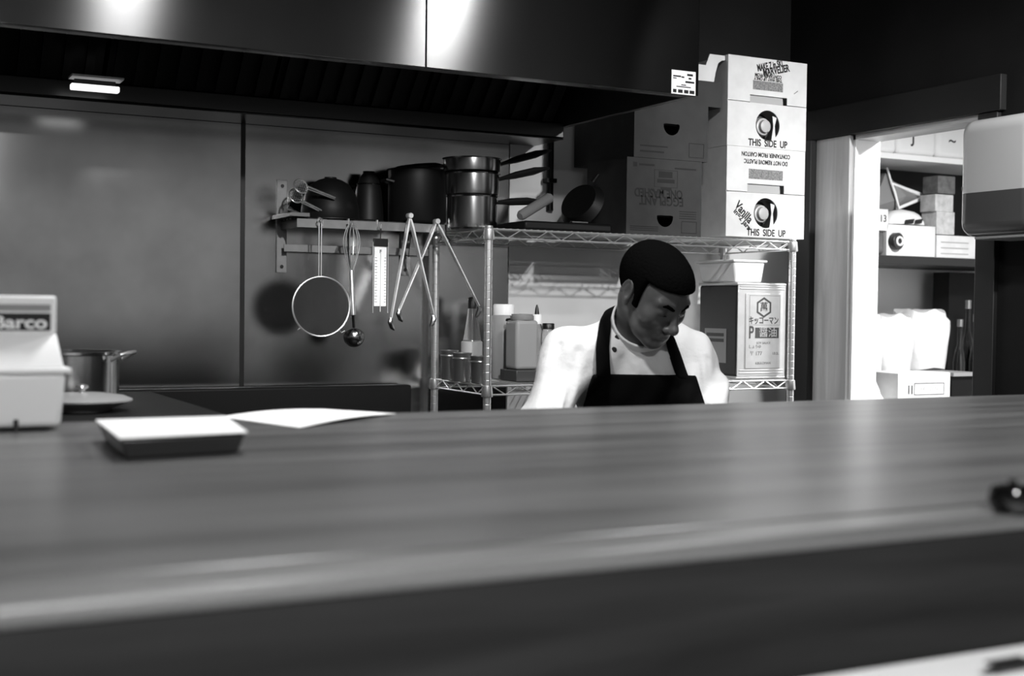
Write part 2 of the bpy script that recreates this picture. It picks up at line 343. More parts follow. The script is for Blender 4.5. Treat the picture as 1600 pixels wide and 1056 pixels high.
# ------------------------------------------------------------------ exhaust hood
HY = 3.1; hb0 = P(1090, 150, Y=HY); HZ = hb0.z; HX = P(1092, 100, Y=HY).x; HT = CEIL-0.03
hood = thing('exhaust_hood', 'large brushed stainless exhaust hood over the cook line', 'hood', (0.3, 3.55, HZ))
hs = P(666, 60, Y=HY).x
for a, b in ((-1.9, hs-0.0015), (hs+0.0015, HX)):
    MB().box(a, b, HY, HY+0.02, HZ, HT).build('front_panel', M_HOOD, hood, bevel=0.0015)
MB().box(HX-0.02, HX, HY+0.021, WY-0.01, HZ, HT).build('side_panel', mat('hood_side', 0.3, 0.4, 1.0), hood, bevel=0.001)
MB().box(-1.9, HX-0.021, HY+0.021, WY-0.01, HT-0.02, HT).build('top_panel', M_HOODIN, hood)
MB().box(-1.9, HX-0.021, HY+0.021, HY+0.055, HZ+0.001, HZ+0.008).build('lip', mat('lip_steel', 0.3, 0.25, 1.0), hood, bevel=0.002)
MB().box(-1.9, HX-0.021, HY+0.022, HY+0.03, HZ+0.01, HT-0.03).build('inner_liner', M_HOODIN, hood)
gz = P(200, 163, Y=3.9).z
MB().box(-1.9, HX-0.021, 3.86, 3.9, gz, gz+0.05).box(-1.9, HX-0.021, 3.86, WY-0.012, gz-0.006, gz).build('grease_gutter', mat('gutter_steel', 0.10, 0.28, 1.0), hood, bevel=0.003)
for k in range(8):      # sloping baffle filters, each with its ridges
    fx = HX-0.05-0.5*(k+1)
    if fx < -1.9: break
    mb = MB(); u = Vector((0, -0.52, 0.55)).normalized(); nrm = Vector((0, -u.z, u.y)).normalized()
    o_ = Vector((fx, 3.88, gz+0.05))
    mb.obox(o_+Vector((0.245,0,0))+u*0.36, (0.243,0,0), u*0.36, nrm*0.004)
    for j in range(8):
        mb.obox(o_+Vector((0.03+0.06*j,0,0))+u*0.36+nrm*0.012, (0.012,0,0), u*0.34, nrm*0.009)
    mb.build('baffle_filter', M_HOODIN, hood)
# small hood light under the filters: steel cap over a glowing diffuser
b0 = P(112, 116, Y=3.72); b1 = P(188, 120, Y=3.72); zb = P(150, 141, Y=3.72).z
hl_ = MB().box(b0.x-0.004, b1.x+0.006, 3.69, 3.76, b0.z-0.008, b0.z-0.002).build('hood_light', mat('bright_cap', 0.8, 0.4), hood, bevel=0.001); hl_['label'] = 'small lit lamp fixture inside the hood'
MB().box(b0.x, b1.x, 3.725, 3.755, zb, b0.z-0.022).build('diffuser', mat('hood_glow', 0.9, 0.5, emit=1.1), hl_, bevel=0.003)
MB().box(b0.x+0.01, b1.x-0.01, 3.735, 3.75, b0.z-0.022, b0.z-0.008).build('holder', M_BLACKP, hl_)
# sticker on the hood
s0 = P(1049, 148, Y=HY-0.0008); s1 = P(1087, 115, Y=HY-0.0008)
st = MB().box(s0.x, s1.x, HY-0.0012, HY-0.0002, s0.z+0.004, s1.z+0.004).build('sticker', M_PAPER, hood); st['label'] = 'white printed inspection sticker'
sw = s1.x-s0.x; shh = s1.z-s0.z
def mark(u0, u1, v0, v1, mm=M_INK):
    MB().box(s0.x+sw*u0, s0.x+sw*u1, HY-0.0017, HY-0.0010, s0.z+0.004+shh*v0, s0.z+0.004+shh*v1).build('print', mm, st)
for u0, u1 in ((0.06,0.2),(0.27,0.46),(0.52,0.7),(0.75,0.95)): mark(u0, u1, 0.06, 0.2)
for r_ in ((0.06,0.38,0.72,0.78),(0.4,0.52,0.70,0.76),(0.64,0.88,0.80,0.89),(0.7,0.82,0.66,0.73),(0.57,0.94,0.5,0.58),(0.2,0.8,0.3,0.34),(0.4,0.6,0.38,0.42),(0.06,0.2,0.64,0.68)): mark(*r_)

# ------------------------------------------------------------------ steel work table with pot, at left behind the bar
TZ = 1.195
wt = thing('work_table', 'steel work table standing behind the left end of the bar', 'table', (-0.3, 2.55, 0))
MB().box(-1.2, 0.62, 2.02, 3.02, TZ-0.035, TZ).build('top', mat('dark_steel_top', 0.01, 0.6, 0.2, spec=0.2), wt, bevel=0.004)
for x, y in ((-1.15,2.07),(0.57,2.07),(-1.15,2.97),(0.57,2.97)):
    MB().tube([(x,y,0),(x,y,TZ-0.035)], 0.02, 12).build('leg', M_DARKMETAL, wt, smooth=True)
MB().box(-1.17, 0.59, 2.05, 2.99, 0.25, 0.27).build('under_shelf', M_DARKMETAL, wt)
pc = P(108, 548, Y=2.82); pr = (P(191, 555, Y=2.82).x-pc.x)*0.93; ph = pc.z-TZ
sp = thing('stock_pot', 'steel stock pot with a loop handle behind the napkin dispenser', 'pot', (pc.x, 2.82, TZ))
t = 0.004
MB().lathe([(pr-0.01,0.0),(pr,0.008),(pr,ph-0.008),(pr+0.004,ph-0.006),(pr+0.005,ph),(pr-t,ph),(pr-t,0.01),(0.001,0.008)], c=(pc.x,2.82,TZ), n=48).build('body', M_STEELP, sp, smooth=True)
for sgn in (1, -1):
    ang = -0.45 if sgn > 0 else math.pi-0.45
    uu = Vector((math.cos(ang), math.sin(ang), 0)); vv = Vector((-uu.y, uu.x, 0)); hc = Vector((pc.x,2.82,TZ+ph-0.018))
    pts = [hc+uu*(pr-0.002)+vv*0.045, hc+uu*(pr+0.018)+vv*0.043+Vector((0,0,0.012)), hc+uu*(pr+0.03)+vv*0.025+Vector((0,0,0.016)), hc+uu*(pr+0.03)-vv*0.025+Vector((0,0,0.016)), hc+uu*(pr+0.018)-vv*0.043+Vector((0,0,0.012)), hc+uu*(pr-0.002)-vv*0.045]
    MB().tube(pts, 0.004, 8).build('handle', M_CHROME, sp, smooth=True)
lc = P(128, 640, Z=TZ+0.002); lr = P(209, 632, Y=lc.y).x-lc.x
lr = 0.092; lc.y -= 0.06
ld = thing('covered_dish', 'shallow steel covered dish standing in front of the stock pot', 'dish', (lc.x, lc.y+0.06, TZ))
MB().lathe([(lr*0.55,0.0),(lr*0.62,0.006),(lr*0.95,0.017),(lr*1.0,0.019),(lr*1.0,0.022),(lr*0.85,0.028),(lr*0.5,0.033),(0.012,0.035)], c=(lc.x,lc.y+0.06,TZ+0.0), n=48).build('cover', mat('enamel_steel', 0.45, 0.3, 0.4), ld, smooth=True)
MB().lathe([(0.006,0.034),(0.006,0.040),(0.012,0.044),(0.011,0.048),(0.003,0.050)], c=(lc.x,lc.y+0.06,TZ), n=20).build('knob', M_CHROME, ld, smooth=True)

# added range under the hood; its back guard covers a wall reflection
rg_ = thing('added_range', 'added black range under the hood, covering a reflection low on the wall', 'range', (0.5, 3.7, 0))
MB().box(-0.7, 1.68, 3.34, 3.98, 0.08, 0.90).build('body', M_BLACK, rg_, bevel=0.01)
MB().box(-0.7, 1.68, 3.985, 4.05, 0.08, 1.135).build('back_guard', M_BLACK, rg_, bevel=0.008)
for i in range(4):
    for j in range(2):
        gx, gy = -0.55+0.56*i, 3.42+0.27*j; mb = MB()
        for k in range(4): mb.box(gx+0.03+0.1*k, gx+0.045+0.1*k, gy, gy+0.24, 0.905, 0.925)
        mb.box(gx, gx+0.4, gy+0.0, gy+0.015, 0.901, 0.913).box(gx, gx+0.4, gy+0.225, gy+0.24, 0.901, 0.913).build('grate', M_BLACK, rg_)
    MB().lathe([(0.022,0.0),(0.02,0.025),(0.001,0.026)], M=frame((-0.35+0.56*i, 3.34, 0.80), (0,-1,0)), n=20).build('knob', M_BLACKP, rg_, smooth=True)
for x in (-0.65, 1.63):
    for y in (3.4, 3.92): MB().tube([(x,y,0),(x,y,0.08)], 0.025, 10).build('foot', M_DARKMETAL, rg_)

# prep table in front of the cook
pt = thing('prep_table', 'steel prep table hidden behind the bar where the cook works', 'table', (1.9, 2.35, 0))
MB().box(0.9, 3.1, 2.02, 2.66, 0.87, 0.90).build('top', MATS['dark_steel_top'], pt, bevel=0.003)
for x, y in ((0.95,2.07),(3.05,2.07),(0.95,2.61),(3.05,2.61)):
    MB().tube([(x,y,0),(x,y,0.87)], 0.02, 12).build('leg', M_DARKMETAL, pt, smooth=True)
cbd = MB().box(1.45, 1.98, 2.2, 2.55, 0.90, 0.92).build('cutting_board', M_BLACKP, None, bevel=0.006); tag(cbd, 'black cutting board under the cook\'s hands', 'cutting board')

# ------------------------------------------------------------------ wire shelving
SY = 3.62; fl = P(764, 357, Y=SY); SX0 = fl.x; SX1 = P(1238, 420, Y=SY).x; SD = 0.41
zT = P(772, 358, Y=SY).z; zLo = P(775, 603, Y=SY).z
ws = thing('wire_shelving', 'chrome wire shelving unit in the corner behind the cook', 'shelving', ((SX0+SX1)/2, SY+SD/2, 0))
def post(x, y):
    prof = [(0.010,0.02)]; z = 0.05
    ztop = zT+0.006
    while z < ztop-0.02:
        prof += [(0.0127,z),(0.0127,z+0.022),(0.0121,z+0.0232),(0.0121,z+0.0248)]; z += 0.0255
    prof += [(0.0127,ztop-0.004),(0.0127,ztop),(0.006,ztop+0.002)]
    pz = MB().lathe(prof, c=(x,y,0), n=16).build('post', M_CHROME, ws, smooth=True, angle=15)
    MB().lathe([(0.018,0.0),(0.018,0.012),(0.008,0.03)], c=(x,y,0), n=12).build('foot', M_BLACKP, pz, smooth=True)
    for zc in (zT, zLo, 0.45): MB().lathe([(0.0175,zc-0.034),(0.019,zc-0.03),(0.0165,zc+0.0),(0.014,zc+0.002)], c=(x,y,0), n=16).build('collar', M_CHROME, pz, smooth=True)
for x in (SX0, SX1):
    for y in (SY, SY+SD): post(x, y)
def truss(mb, p0, p1, z, h=0.028):
    p0, p1 = Vector((*p0, z)), Vector((*p1, z)); L = (p1-p0).length; n = max(2, int(L/0.048)); dn = Vector((0,0,-h))
    mb.tube([p0, p1], 0.0032, 8); mb.tube([p0+dn, p1+dn], 0.0030, 8)
    pts = []
    for i in range(n+1):
        pts.append(p0.lerp(p1, i/n) + (dn if i % 2 else Vector((0,0,0))))
    mb.tube(pts, 0.0024, 6)
for zc in (zT, zLo, 0.45):
    mb = MB(); truss(mb, (SX0+0.016,SY), (SX1-0.016,SY), zc); truss(mb, (SX0+0.016,SY+SD), (SX1-0.016,SY+SD), zc)
    truss(mb, (SX0,SY+0.016), (SX0,SY+SD-0.016), zc); truss(mb, (SX1,SY+0.016), (SX1,SY+SD-0.016), zc)
    sf = mb.build('shelf_frame', M_CHROME, ws, smooth=True)
    mb = MB(); x = SX0+0.03
    while x < SX1-0.02:
        mb.tube([(x,SY,zc+0.003),(x,SY+SD,zc+0.003)], 0.0017, 6); x += 0.0247
    g = mb.build('wire_mat', M_CHROME, sf, smooth=True); g['kind'] = 'stuff'
SHT = zT+0.005; SHL = zLo+0.005

# ------------------------------------------------------------------ cartons
def holed_plate(x0, x1, z0, z1, y, th, cx, cz, rfun, n=56):
    angs = [2*math.pi*i/n for i in range(n)] + [math.atan2(zz_-cz, xx_-cx) % (2*math.pi) for xx_ in (x0, x1) for zz_ in (z0, z1)]
    angs = sorted(set(round(a_, 6) for a_ in angs)); N = len(angs); mb = MB(); vs = []
    for yy in (y, y+th):
        for a_ in angs:
            ca, sa = math.cos(a_), math.sin(a_)
            k = min([((x1 if ca > 0 else x0)-cx)/ca if abs(ca) > 1e-6 else 9, ((z1 if sa > 0 else z0)-cz)/sa if abs(sa) > 1e-6 else 9])
            r = min(rfun(a_), k*0.98); vs += [(cx+ca*r, yy, cz+sa*r), (cx+ca*k, yy, cz+sa*k)]
    fs = []; K = 2*N
    for i in range(N):
        j = (i+1) % N; a0, b0_, a1, b1_ = 2*i, 2*i+1, 2*j, 2*j+1
        fs += [(a0, a1, b1_, b0_), (K+a0, K+b0_, K+b1_, K+a1), (a0, K+a0, K+a1, a1), (b0_, b1_, K+b1_, K+b0_)]
    return mb.add(vs, fs)
def open_body(x0, x1, y0, y1, z0, z1, t=0.004):
    return MB().box(x0,x1,y1-t,y1,z0,z1).box(x0,x0+t,y0,y1-t,z0,z1).box(x1-t,x1,y0,y1-t,z0,z1).box(x0+t,x1-t,y0,y1-t,z0,z0+t).box(x0+t,x1-t,y0,y1-t,z1-t,z1)
XA = (1,0,0); ZA = (0,0,1); XN = (-1,0,0); ZN = (0,0,-1)
WCY = SY+0.005
def white_carton(pxl, pxr, pyb, pyt, z0, z1, label, hole, slot, block, yd=0.34, dy=0.0):
    y0 = WCY+dy; x0 = P(pxl, (pyb+pyt)/2, Y=y0).x; x1 = P(pxr, (pyb+pyt)/2, Y=y0).x; W = x1-x0; H = z1-z0
    c = thing('oil_carton', label, 'carton', ((x0+x1)/2, y0+yd/2, z0), 'white oil cartons')
    open_body(x0, x1, y0+0.004, y0+yd, z0, z1).build('body', M_CARTONW, c)
    zs = z0+H*0.5
    holed_plate(x0, x1, z0, zs-0.0012, y0, 0.004, x0+W*hole[0], z0+H*hole[1], lambda a_: 0.053).build('front_panel', M_CARTONW, c)
    s0_, s1_, v0, v1 = slot
    up = MB().box(x0, x0+W*s0_, y0, y0+0.004, zs+0.0012, z1).box(x0+W*s1_, x1, y0, y0+0.004, zs+0.0012, z1).box(x0+W*s0_, x0+W*s1_, y0, y0+0.004, z0+H*v1, z1)
    up.build('top_flap', M_CARTONW, c)
    MB().obox((x0+W*(s0_+s1_)/2-0.006, y0+0.007, (zs+z0+H*v1)/2), (W*(s1_-s0_)/2-0.008,0,0), (0,0.001,0), (0,0.002,(z0+H*v1-zs)/2)).build('hand_slot_flap', mat('slot_card', 0.4, 0.8), c)
    cx, cz = x0+W*hole[0], z0+H*hole[1]
    MB().lathe([(0.05,0.0),(0.05,0.03),(0.0,0.031)], M=frame((cx, y0+0.055, cz), (0,1,0)), n=32).build('jug_shoulder', mat('jug_dark', 0.02, 0.5), c, smooth=True)
    cp = MB().lathe([(0.0,-0.002),(0.018,-0.002),(0.022,0.0),(0.024,0.012),(0.030,0.014),(0.034,0.03)], M=frame((cx+0.006, y0+0.018, cz), (0,1,0)), n=32).build('jug_cap', mat('jug_cap', 0.45, 0.4), c, smooth=True)
    MB().prism([(0.012,-0.05),(0.03,-0.043),(0.026,0.0),(0.034,0.03),(0.015,0.035),(0.02,0.0)], (cx+0.006, y0+0.001, cz), XA, ZA, (0,0.002,0)).build('tear_tab', M_CARTONW, c)
    text('THIS  SIDE  UP', 0.034, M_INK, c, (x0+W*0.51, y0-0.0005, z0+H*0.05), XA, ZA, bold=0.0009, sx=0.80)
    b0_, b1_, v0_, v1_ = block
    MB().box(x0+W*b0_, x0+W*b1_, y0-0.0006, y0+0.0002, z0+H*v0_, z0+H*v1_).build('print_block', M_INKG, c)
    return c, x0, y0, z0, W, H
zw1 = P(1198, 232, Y=WCY).z; zw2 = P(1198, 92, Y=WCY).z
c, x0, y0, z0, W, H = white_carton(1135, 1257, 370, 232, SHT+0.007, zw1, 'white oil carton at the bottom of the corner stack, resting on the wire shelf', (0.5,0.275), (0.26,0.73,0.5,0.595), (0.275,0.71,0.65,0.76))
text('DO NOT REMOVE PLASTIC', 0.021, M_INK, c, (x0+W*0.49, y0-0.0005, z0+H*0.845), XN, ZN, bold=0.0006, sx=0.76)
text('CONTAINER FROM CARTON', 0.021, M_INK, c, (x0+W*0.49, y0-0.0005, z0+H*0.925), XN, ZN, bold=0.0006, sx=0.78)
dg_ = Vector((0.72,0,-0.69)); ug_ = Vector((0.69,0,0.72))
text('Vanilla', 0.042, M_INK, c, (x0+W*0.22, y0-0.0005, z0+H*0.27), dg_, ug_, name='handwriting', bold=0.0012, sx=0.8)
text('in=2 Jars', 0.026, M_INK, c, (x0+W*0.20, y0-0.0005, z0+H*0.19), dg_, ug_, name='handwriting', bold=0.0008)
c, x0, y0, z0, W, H = white_carton(1137, 1260, 232, 90, zw1+0.001, zw2, 'white oil carton on top of the corner stack with handwriting', (0.505,0.255), (0.276,0.747,0.5,0.583), (0.31,0.69,0.645,0.745))
dg_ = Vector((0.97,0,0.24)); ug_ = Vector((-0.24,0,0.97))
text('MAKE Z in SKI', 0.034, M_INK, c, (x0+W*0.52, y0-0.0005, z0+H*0.925), dg_, ug_, name='handwriting', bold=0.0012, sx=0.55)
text('MARVELIER', 0.036, M_INK, c, (x0+W*0.60, y0-0.0005, z0+H*0.88), dg_, ug_, name='handwriting', bold=0.0012, sx=0.66)
for v, s_ in ((0.812, 'CONTAINER FROM'), (0.772, 'THIS WAY UP ONLY')): text(s_, 0.016, M_INK, c, (x0+W*0.5, y0-0.0005, z0+H*v), XN, ZN, bold=0.0006, sx=0.85)
MB().obox((x0+W*0.86, y0-0.0004, z0+H*0.66), (0.009,0,0.006), (0,0.0003,0), (-0.0008,0,0.0012)).build('scuff', M_INKG, c)

def dark_carton(pxl, pxr, py, z0, z1, yf, yd, label, hc, r):
    x0 = P(pxl, py, Y=yf).x; x1 = P(pxr, py, Y=yf).x; W = x1-x0; H = z1-z0
    c = thing('brown_carton', label, 'carton', ((x0+x1)/2, yf+yd/2, z0), 'dark cartons under the hood end')
    open_body(x0, x1, yf+0.004, yf+yd, z0, z1).build('body', M_CARTOND, c)
    def rf(a_):
        s_ = math.sin(a_); return min(r, 0.006/s_) if s_ > 0.01 else r
    cx, cz = x0+W*hc[0], z0+H*hc[1]
    holed_plate(x0, x1, z0, z1, yf, 0.004, cx, cz, rf).build('front_panel', M_CARTOND, c)
    fl_ = MB().obox((cx, yf+0.012, cz+0.012), (r*0.98,0,0), (0,0.001,0), (0,-0.008,0.010)).build('hole_flap', M_CARTOND, c)
    def rect(u0, u1, v0, v1, t=0.0022):
        q = MB(); X0, X1, V0, V1 = x0+W*u0, x0+W*u1, z0+H*v0, z0+H*v1; ya, yb_ = yf-0.0006, yf+0.0002
        q.box(X0,X1,ya,yb_,V0,V0+t).box(X0,X1,ya,yb_,V1-t,V1).box(X0,X0+t,ya,yb_,V0+t,V1-t).box(X1-t,X1,ya,yb_,V0+t,V1-t).build('printed_frame', M_INKD, c)
    def blk(u0, u1, v0, v1): MB().box(x0+W*u0, x0+W*u1, yf-0.0006, yf+0.0002, z0+H*v0, z0+H*v1).build('print_block', M_INKD, c)
    return c, x0, W, z0, H, rect, blk
DCY = SY+0.02
zd1 = P(1040, 249, Y=DCY).z; zd2 = P(1040, 160, Y=DCY).z
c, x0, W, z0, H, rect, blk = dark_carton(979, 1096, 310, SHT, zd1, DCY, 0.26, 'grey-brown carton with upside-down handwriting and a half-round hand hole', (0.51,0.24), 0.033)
rect(0.73, 0.94, 0.04, 0.2); rect(0.36, 0.67, 0.63, 0.86, 0.0014)
blk(0.42,0.6,0.76,0.84); blk(0.4,0.63,0.69,0.74); blk(0.45,0.59,0.595,0.63); blk(0.08,0.13,0.88,0.94); blk(0.16,0.36,0.9,0.925); blk(0.63,0.92,0.88,0.9)
for k in range(4): blk(0.7,0.93,0.23+0.03*k,0.24+0.03*k)
for k in range(3): blk(0.05,0.42,0.05+0.025*k,0.062+0.025*k)
text('ONE MASHED', 0.04, M_INKD, c, (x0+W*0.42, DCY-0.0005, z0+H*0.555), XN, (0.05,0,-1), name='handwriting', bold=0.001, sx=0.78)
text('EGGPLANT', 0.042, M_INKD, c, (x0+W*0.46, DCY-0.0005, z0+H*0.455), XN, (0.05,0,-1), name='handwriting', bold=0.001, sx=0.85)
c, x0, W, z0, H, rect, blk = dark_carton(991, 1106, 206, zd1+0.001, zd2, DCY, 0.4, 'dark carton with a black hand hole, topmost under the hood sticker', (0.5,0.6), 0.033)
rect(0.74, 0.95, 0.06, 0.32); blk(0.08,0.4,0.1,0.13); blk(0.08,0.45,0.2,0.225)
# white carton beside the hood end: lit front a slanted white piece, shaded rest dark
zo = P(1115, 128, Y=DCY).z
x0 = P(1040, 100, Y=DCY).x; x1 = P(1135, 300, Y=WCY).x-0.004; zo1 = P(1115, 85, Y=DCY).z
oc = thing('part_lit_carton', 'white carton with a cut hole by the hood end, lit part white and shaded part dark', 'carton', ((x0+x1)/2, DCY+0.2, zd2))
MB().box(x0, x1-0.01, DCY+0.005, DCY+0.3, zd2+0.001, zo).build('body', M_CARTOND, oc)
Wp = x1-x0; hp = zo1-zo
u_ = lambda px: P(px, 100, Y=DCY).x-x0
v_ = lambda py: P(1115, py, Y=DCY).z-zo
MB().prism([(0.0,0.0),(u_(1116),0.0),(u_(1118),v_(115)),(u_(1122),v_(98)),(u_(1128),v_(93)),(Wp,v_(92)),(Wp,hp),(u_(1109),hp),(u_(1103),v_(103)),(0,v_(103))], (x0, DCY, zo), XA, ZA, (0,0.004,0)).build('lit_front', M_CARTONW, oc)
MB().prism([(0.01,0.0),(Wp-0.012,0.0),(Wp-0.012,hp*0.9),(u_(1112),hp*0.9)], (x0, DCY+0.12, zo), XA, ZA, (0,0.004,0)).build('back_flap', M_CARTOND, oc)

# ------------------------------------------------------------------ soy sauce tin, tub
CY = SY+0.03
cx0 = P(1151, 520, Y=CY).x; cx1 = P(1228, 520, Y=CY).x; cz0 = SHL; cz1 = P(1190, 442, Y=CY).z; cd = 0.235
can = thing('soy_sauce_tin', 'tall square soy sauce tin with a hexagon emblem on the lower shelf', 'tin', ((cx0+cx1)/2, CY+cd/2, cz0))
M_TIN = mat('tin_pale', 0.55, 0.35, 0.35, noise=0.06, nscale=(30,30,30)); M_TIND = mat('tin_side', 0.035, 0.4, 0.2)
MB().box(cx0+0.003, cx1-0.003, CY+0.003, CY+cd-0.003, cz0+0.008, cz1-0.008).build('body', M_TIND, can, bevel=0.01, seg=3)
for za, zb_ in ((cz0, cz0+0.010), (cz1-0.010, cz1)):
    MB().box(cx0, cx1, CY, CY+cd, za, zb_).build('rim', M_TIN, can, bevel=0.004)
W = cx1-cx0; H = cz1-cz0
MB().box(cx0+0.004, cx1-0.004, CY-0.0005, CY+0.004, cz0+0.010, cz1-0.010).build('front_sheet', M_TIN, can, bevel=0.001)
for za in (0.055, 0.085, 0.93, 0.955): MB().box(cx0+0.012, cx1-0.012, CY-0.002, CY+0.001, cz0+H*za, cz0+H*za+0.005).build('bead', M_TIN, can, bevel=0.002)
fp = MB().box(cx0+W*0.17, cx1-W*0.12, CY-0.003, CY+0.001, cz0+H*0.11, cz0+H*0.89).build('label_panel', M_TIN, can, bevel=0.0015)
def cu(u): return cx0+W*u
def cv(v): return cz0+H*v
yl = CY-0.0034
mb = MB(); R1, R2 = 0.037, 0.029; hx, hz = cu(0.53), cv(0.745)
o6 = [(R1*math.cos(math.pi/6+k*math.pi/3), R1*math.sin(math.pi/6+k*math.pi/3)) for k in range(6)]; i6 = [(a_*R2/R1, b_*R2/R1) for a_, b_ in o6]
M_TINK = mat('tin_ink', 0.05, 0.5)
for k in range(6):
    j = (k+1) % 6; mb.prism([o6[k], o6[j], i6[j], i6[k]], (hx, yl, hz), XA, ZA, (0,0.0008,0))
hexo = mb.build('hexagon_emblem', M_TINK, fp)
text('萬', 0.036, M_TINK, hexo, (hx, yl, hz), XA, ZA, bold=0.0004)
text('キッコーマン', 0.030, M_TINK, fp, (cu(0.53), yl, cv(0.605)), XA, ZA, bold=0.0006, sx=0.74)
text('P', 0.062, M_TINK, fp, (cu(0.28), yl, cv(0.48)), XA, ZA, bold=0.001, sx=0.72)
pb = MB().box(cu(0.36), cu(0.84), yl, yl+0.0008, cv(0.425), cv(0.535)).build('name_block', M_TINK, fp)
text('醤油', 0.036, M_TIN, pb, (cu(0.62), yl-0.0004, cv(0.478)), XA, ZA, sx=1.15)
fr = MB(); X0, X1, V0, V1 = cu(0.24), cu(0.86), cv(0.56), cv(0.87); t_ = 0.0014
fr.box(X0,X1,yl,yl+0.0006,V0,V0+t_).box(X0,X1,yl,yl+0.0006,V1-t_,V1).box(X0,X0+t_,yl,yl+0.0006,V0,V1).box(X1-t_,X1,yl,yl+0.0006,V0,V1).build('printed_frame', mat('tin_ink_grey', 0.2, 0.5), fp)
text('〒 177', 0.020, MATS['tin_ink_grey'], fp, (cu(0.38), yl, cv(0.265)), XA, ZA)
text('18.0L', 0.014, MATS['tin_ink_grey'], fp, (cu(0.78), yl, cv(0.265)), XA, ZA)
text('KIKKOMAN', 0.013, MATS['tin_ink_grey'], fp, (cu(0.53), yl, cv(0.165)), XA, ZA)
text('SOY SAUCE', 0.012, MATS['tin_ink_grey'], fp, (cu(0.53), yl, cv(0.375)), XA, ZA)
text('しょうゆ', 0.014, MATS['tin_ink_grey'], fp, (cu(0.36), yl, cv(0.335)), XA, ZA)
sl = P(1134, 540, X=cx0+0.001); sl2 = P(1101, 540, X=cx0+0.001)
zs1 = P(1118, 513, X=cx0).z; zs0 = P(1118, 566, X=cx0).z
sd = MB().box(cx0+0.0005, cx0+0.004, sl.y, sl2.y, zs0, zs1).build('side_label', mat('side_label', 0.3, 0.6), can)
for k in range(2): MB().box(cx0-0.0003, cx0+0.001, sl.y+0.012, sl2.y-0.012, zs1-0.028-0.02*k, zs1-0.016-0.02*k).build('print', M_TINK, sd)
# white tub on the tin
tb = thing('plastic_tub', 'white plastic tub resting on the soy sauce tin', 'tub', ((cx0+cx1)/2, CY+0.13, cz1))
tx1 = P(1196, 420, Y=CY+0.02).x; tx0 = P(1147, 420, Y=CY+0.02).x; tz1 = P(1175, 406, Y=CY+0.02).z
mb = MB(); e = 0.012; y0, y1 = CY+0.02, CY+0.24
mb.add([(tx0+e,y0+e*0.4,cz1+0.001),(tx1-e,y0+e*0.4,cz1+0.001),(tx1-e,y1-e,cz1+0.001),(tx0+e,y1-e,cz1+0.001),(tx0,y0,tz1-0.008),(tx1,y0,tz1-0.008),(tx1,y1,tz1-0.008),(tx0,y1,tz1-0.008)], [(3,2,1,0),(4,5,6,7),(0,1,5,4),(1,2,6,5),(2,3,7,6),(3,0,4,7)])
mb.build('tub', M_WHITE, tb, bevel=0.008, seg=3)
MB().box(tx0-0.005, tx1+0.006, y0-0.005, y1+0.005, tz1-0.009, tz1).build('lid', M_WHITE, tb, bevel=0.003)

# ------------------------------------------------------------------ small containers on the lower shelf
def lathe_thing(name, label, cat, c_, parts, group=None):
    th = thing(name, label, cat, c_, group)
    for nm, prof, mm in parts: MB().lathe(prof, c=c_, n=32).build(nm, mm, th, smooth=True, angle=50)
    return th
def at(px, y, z): 
    p = P(px, 560, Y=y); return Vector((p.x, y, z))
def hgt(px, py, y): return P(px, py, Y=y).z - SHL
M_CUP = mat('cup_steel', 0.45, 0.28, 0.9)
cups = [(702, 3.90, 547, 0.030, 'steel cup nearest the rear post on the lower shelf'), (722, 3.80, 551, 0.032, 'steel cup in the middle of three on the lower shelf'), (750, 3.70, 556, 0.032, 'steel cup beside the front shelf post')]
for px, y, py, r, lab in cups:
    p = at(px, y, SHL); h = hgt(px, py, y)
    lathe_thing('steel_cup', lab, 'cup', p, [('body', [(r*0.82,0),(r*0.86,0.003),(r*0.95,h-0.006),(r*1.02,h-0.004),(r*1.02,h),(r*0.9,h),(r*0.8,0.006),(0.001,0.005)], M_CUP), ('band', [(r*0.955,h-0.022),(r*0.985,h-0.021),(r*0.985,h-0.016),(r*0.955,h-0.015)], M_CUP)], 'steel cups on the lower shelf')
M_GLASS = mat('bottle_glass', 0.6, 0.08, 0, trans=0.9)
p = at(737, 3.93, SHL); y = 3.93; k = lambda py: hgt(737, py, y)
bt = lathe_thing('vinegar_bottle', 'conical glass bottle with a dark cap and pale label behind the steel cups', 'bottle', p, [
    ('glass', [(0.030,0),(0.036,0.004),(0.036,k(545)),(0.030,k(528)),(0.016,k(485)),(0.013,k(478)),(0.013,k(474)),(0.001,k(474))], M_GLASS),
    ('cap', [(0.015,k(482)),(0.015,k(466)),(0.010,k(464))], M_BLACKP), ('label', [(0.0366,k(559)),(0.0366,k(534)),(0.033,k(533))], mat('bottle_label', 0.4, 0.6))])
def white_jar(px, y, pyt, r, label, capm, capr, capb, tz_=None):
    p = at(px, y, SHL); h = hgt(px, pyt, y); hb = hgt(px, capb, y)
    return lathe_thing('plastic_container', label, 'container', p, [('body', [(r*0.95,0),(r,0.004),(r,hb-0.004),(r*0.9,hb)], mat('milky_plastic', 0.28, 0.4, spec=0.3)), ('cap', [(capr,hb),(capr,h-0.004),(capr*0.9,h)], capm)])
white_jar(786, 3.92, 475, 0.041, 'milky plastic container with a pale cap just right of the front post', M_WHITE, 0.036, 492)
p = at(815, 3.78, SHL); y = 3.78; k = lambda py: hgt(815, py, y); kb = k(577)
MB_ = MB().box(p.x-0.05, p.x+0.06, y-0.06, y+0.06, SHL, SHL+max(0.008, kb)).build('shelf_tray', mat('grey_tray', 0.05, 0.35), None, bevel=0.003); tag(MB_, 'dark shallow tray under the square jar', 'tray')
sj = thing('storage_jar', 'squarish milky jar with a clear rim standing on the dark tray', 'jar', (p.x, y, SHL+max(0.008,kb)))
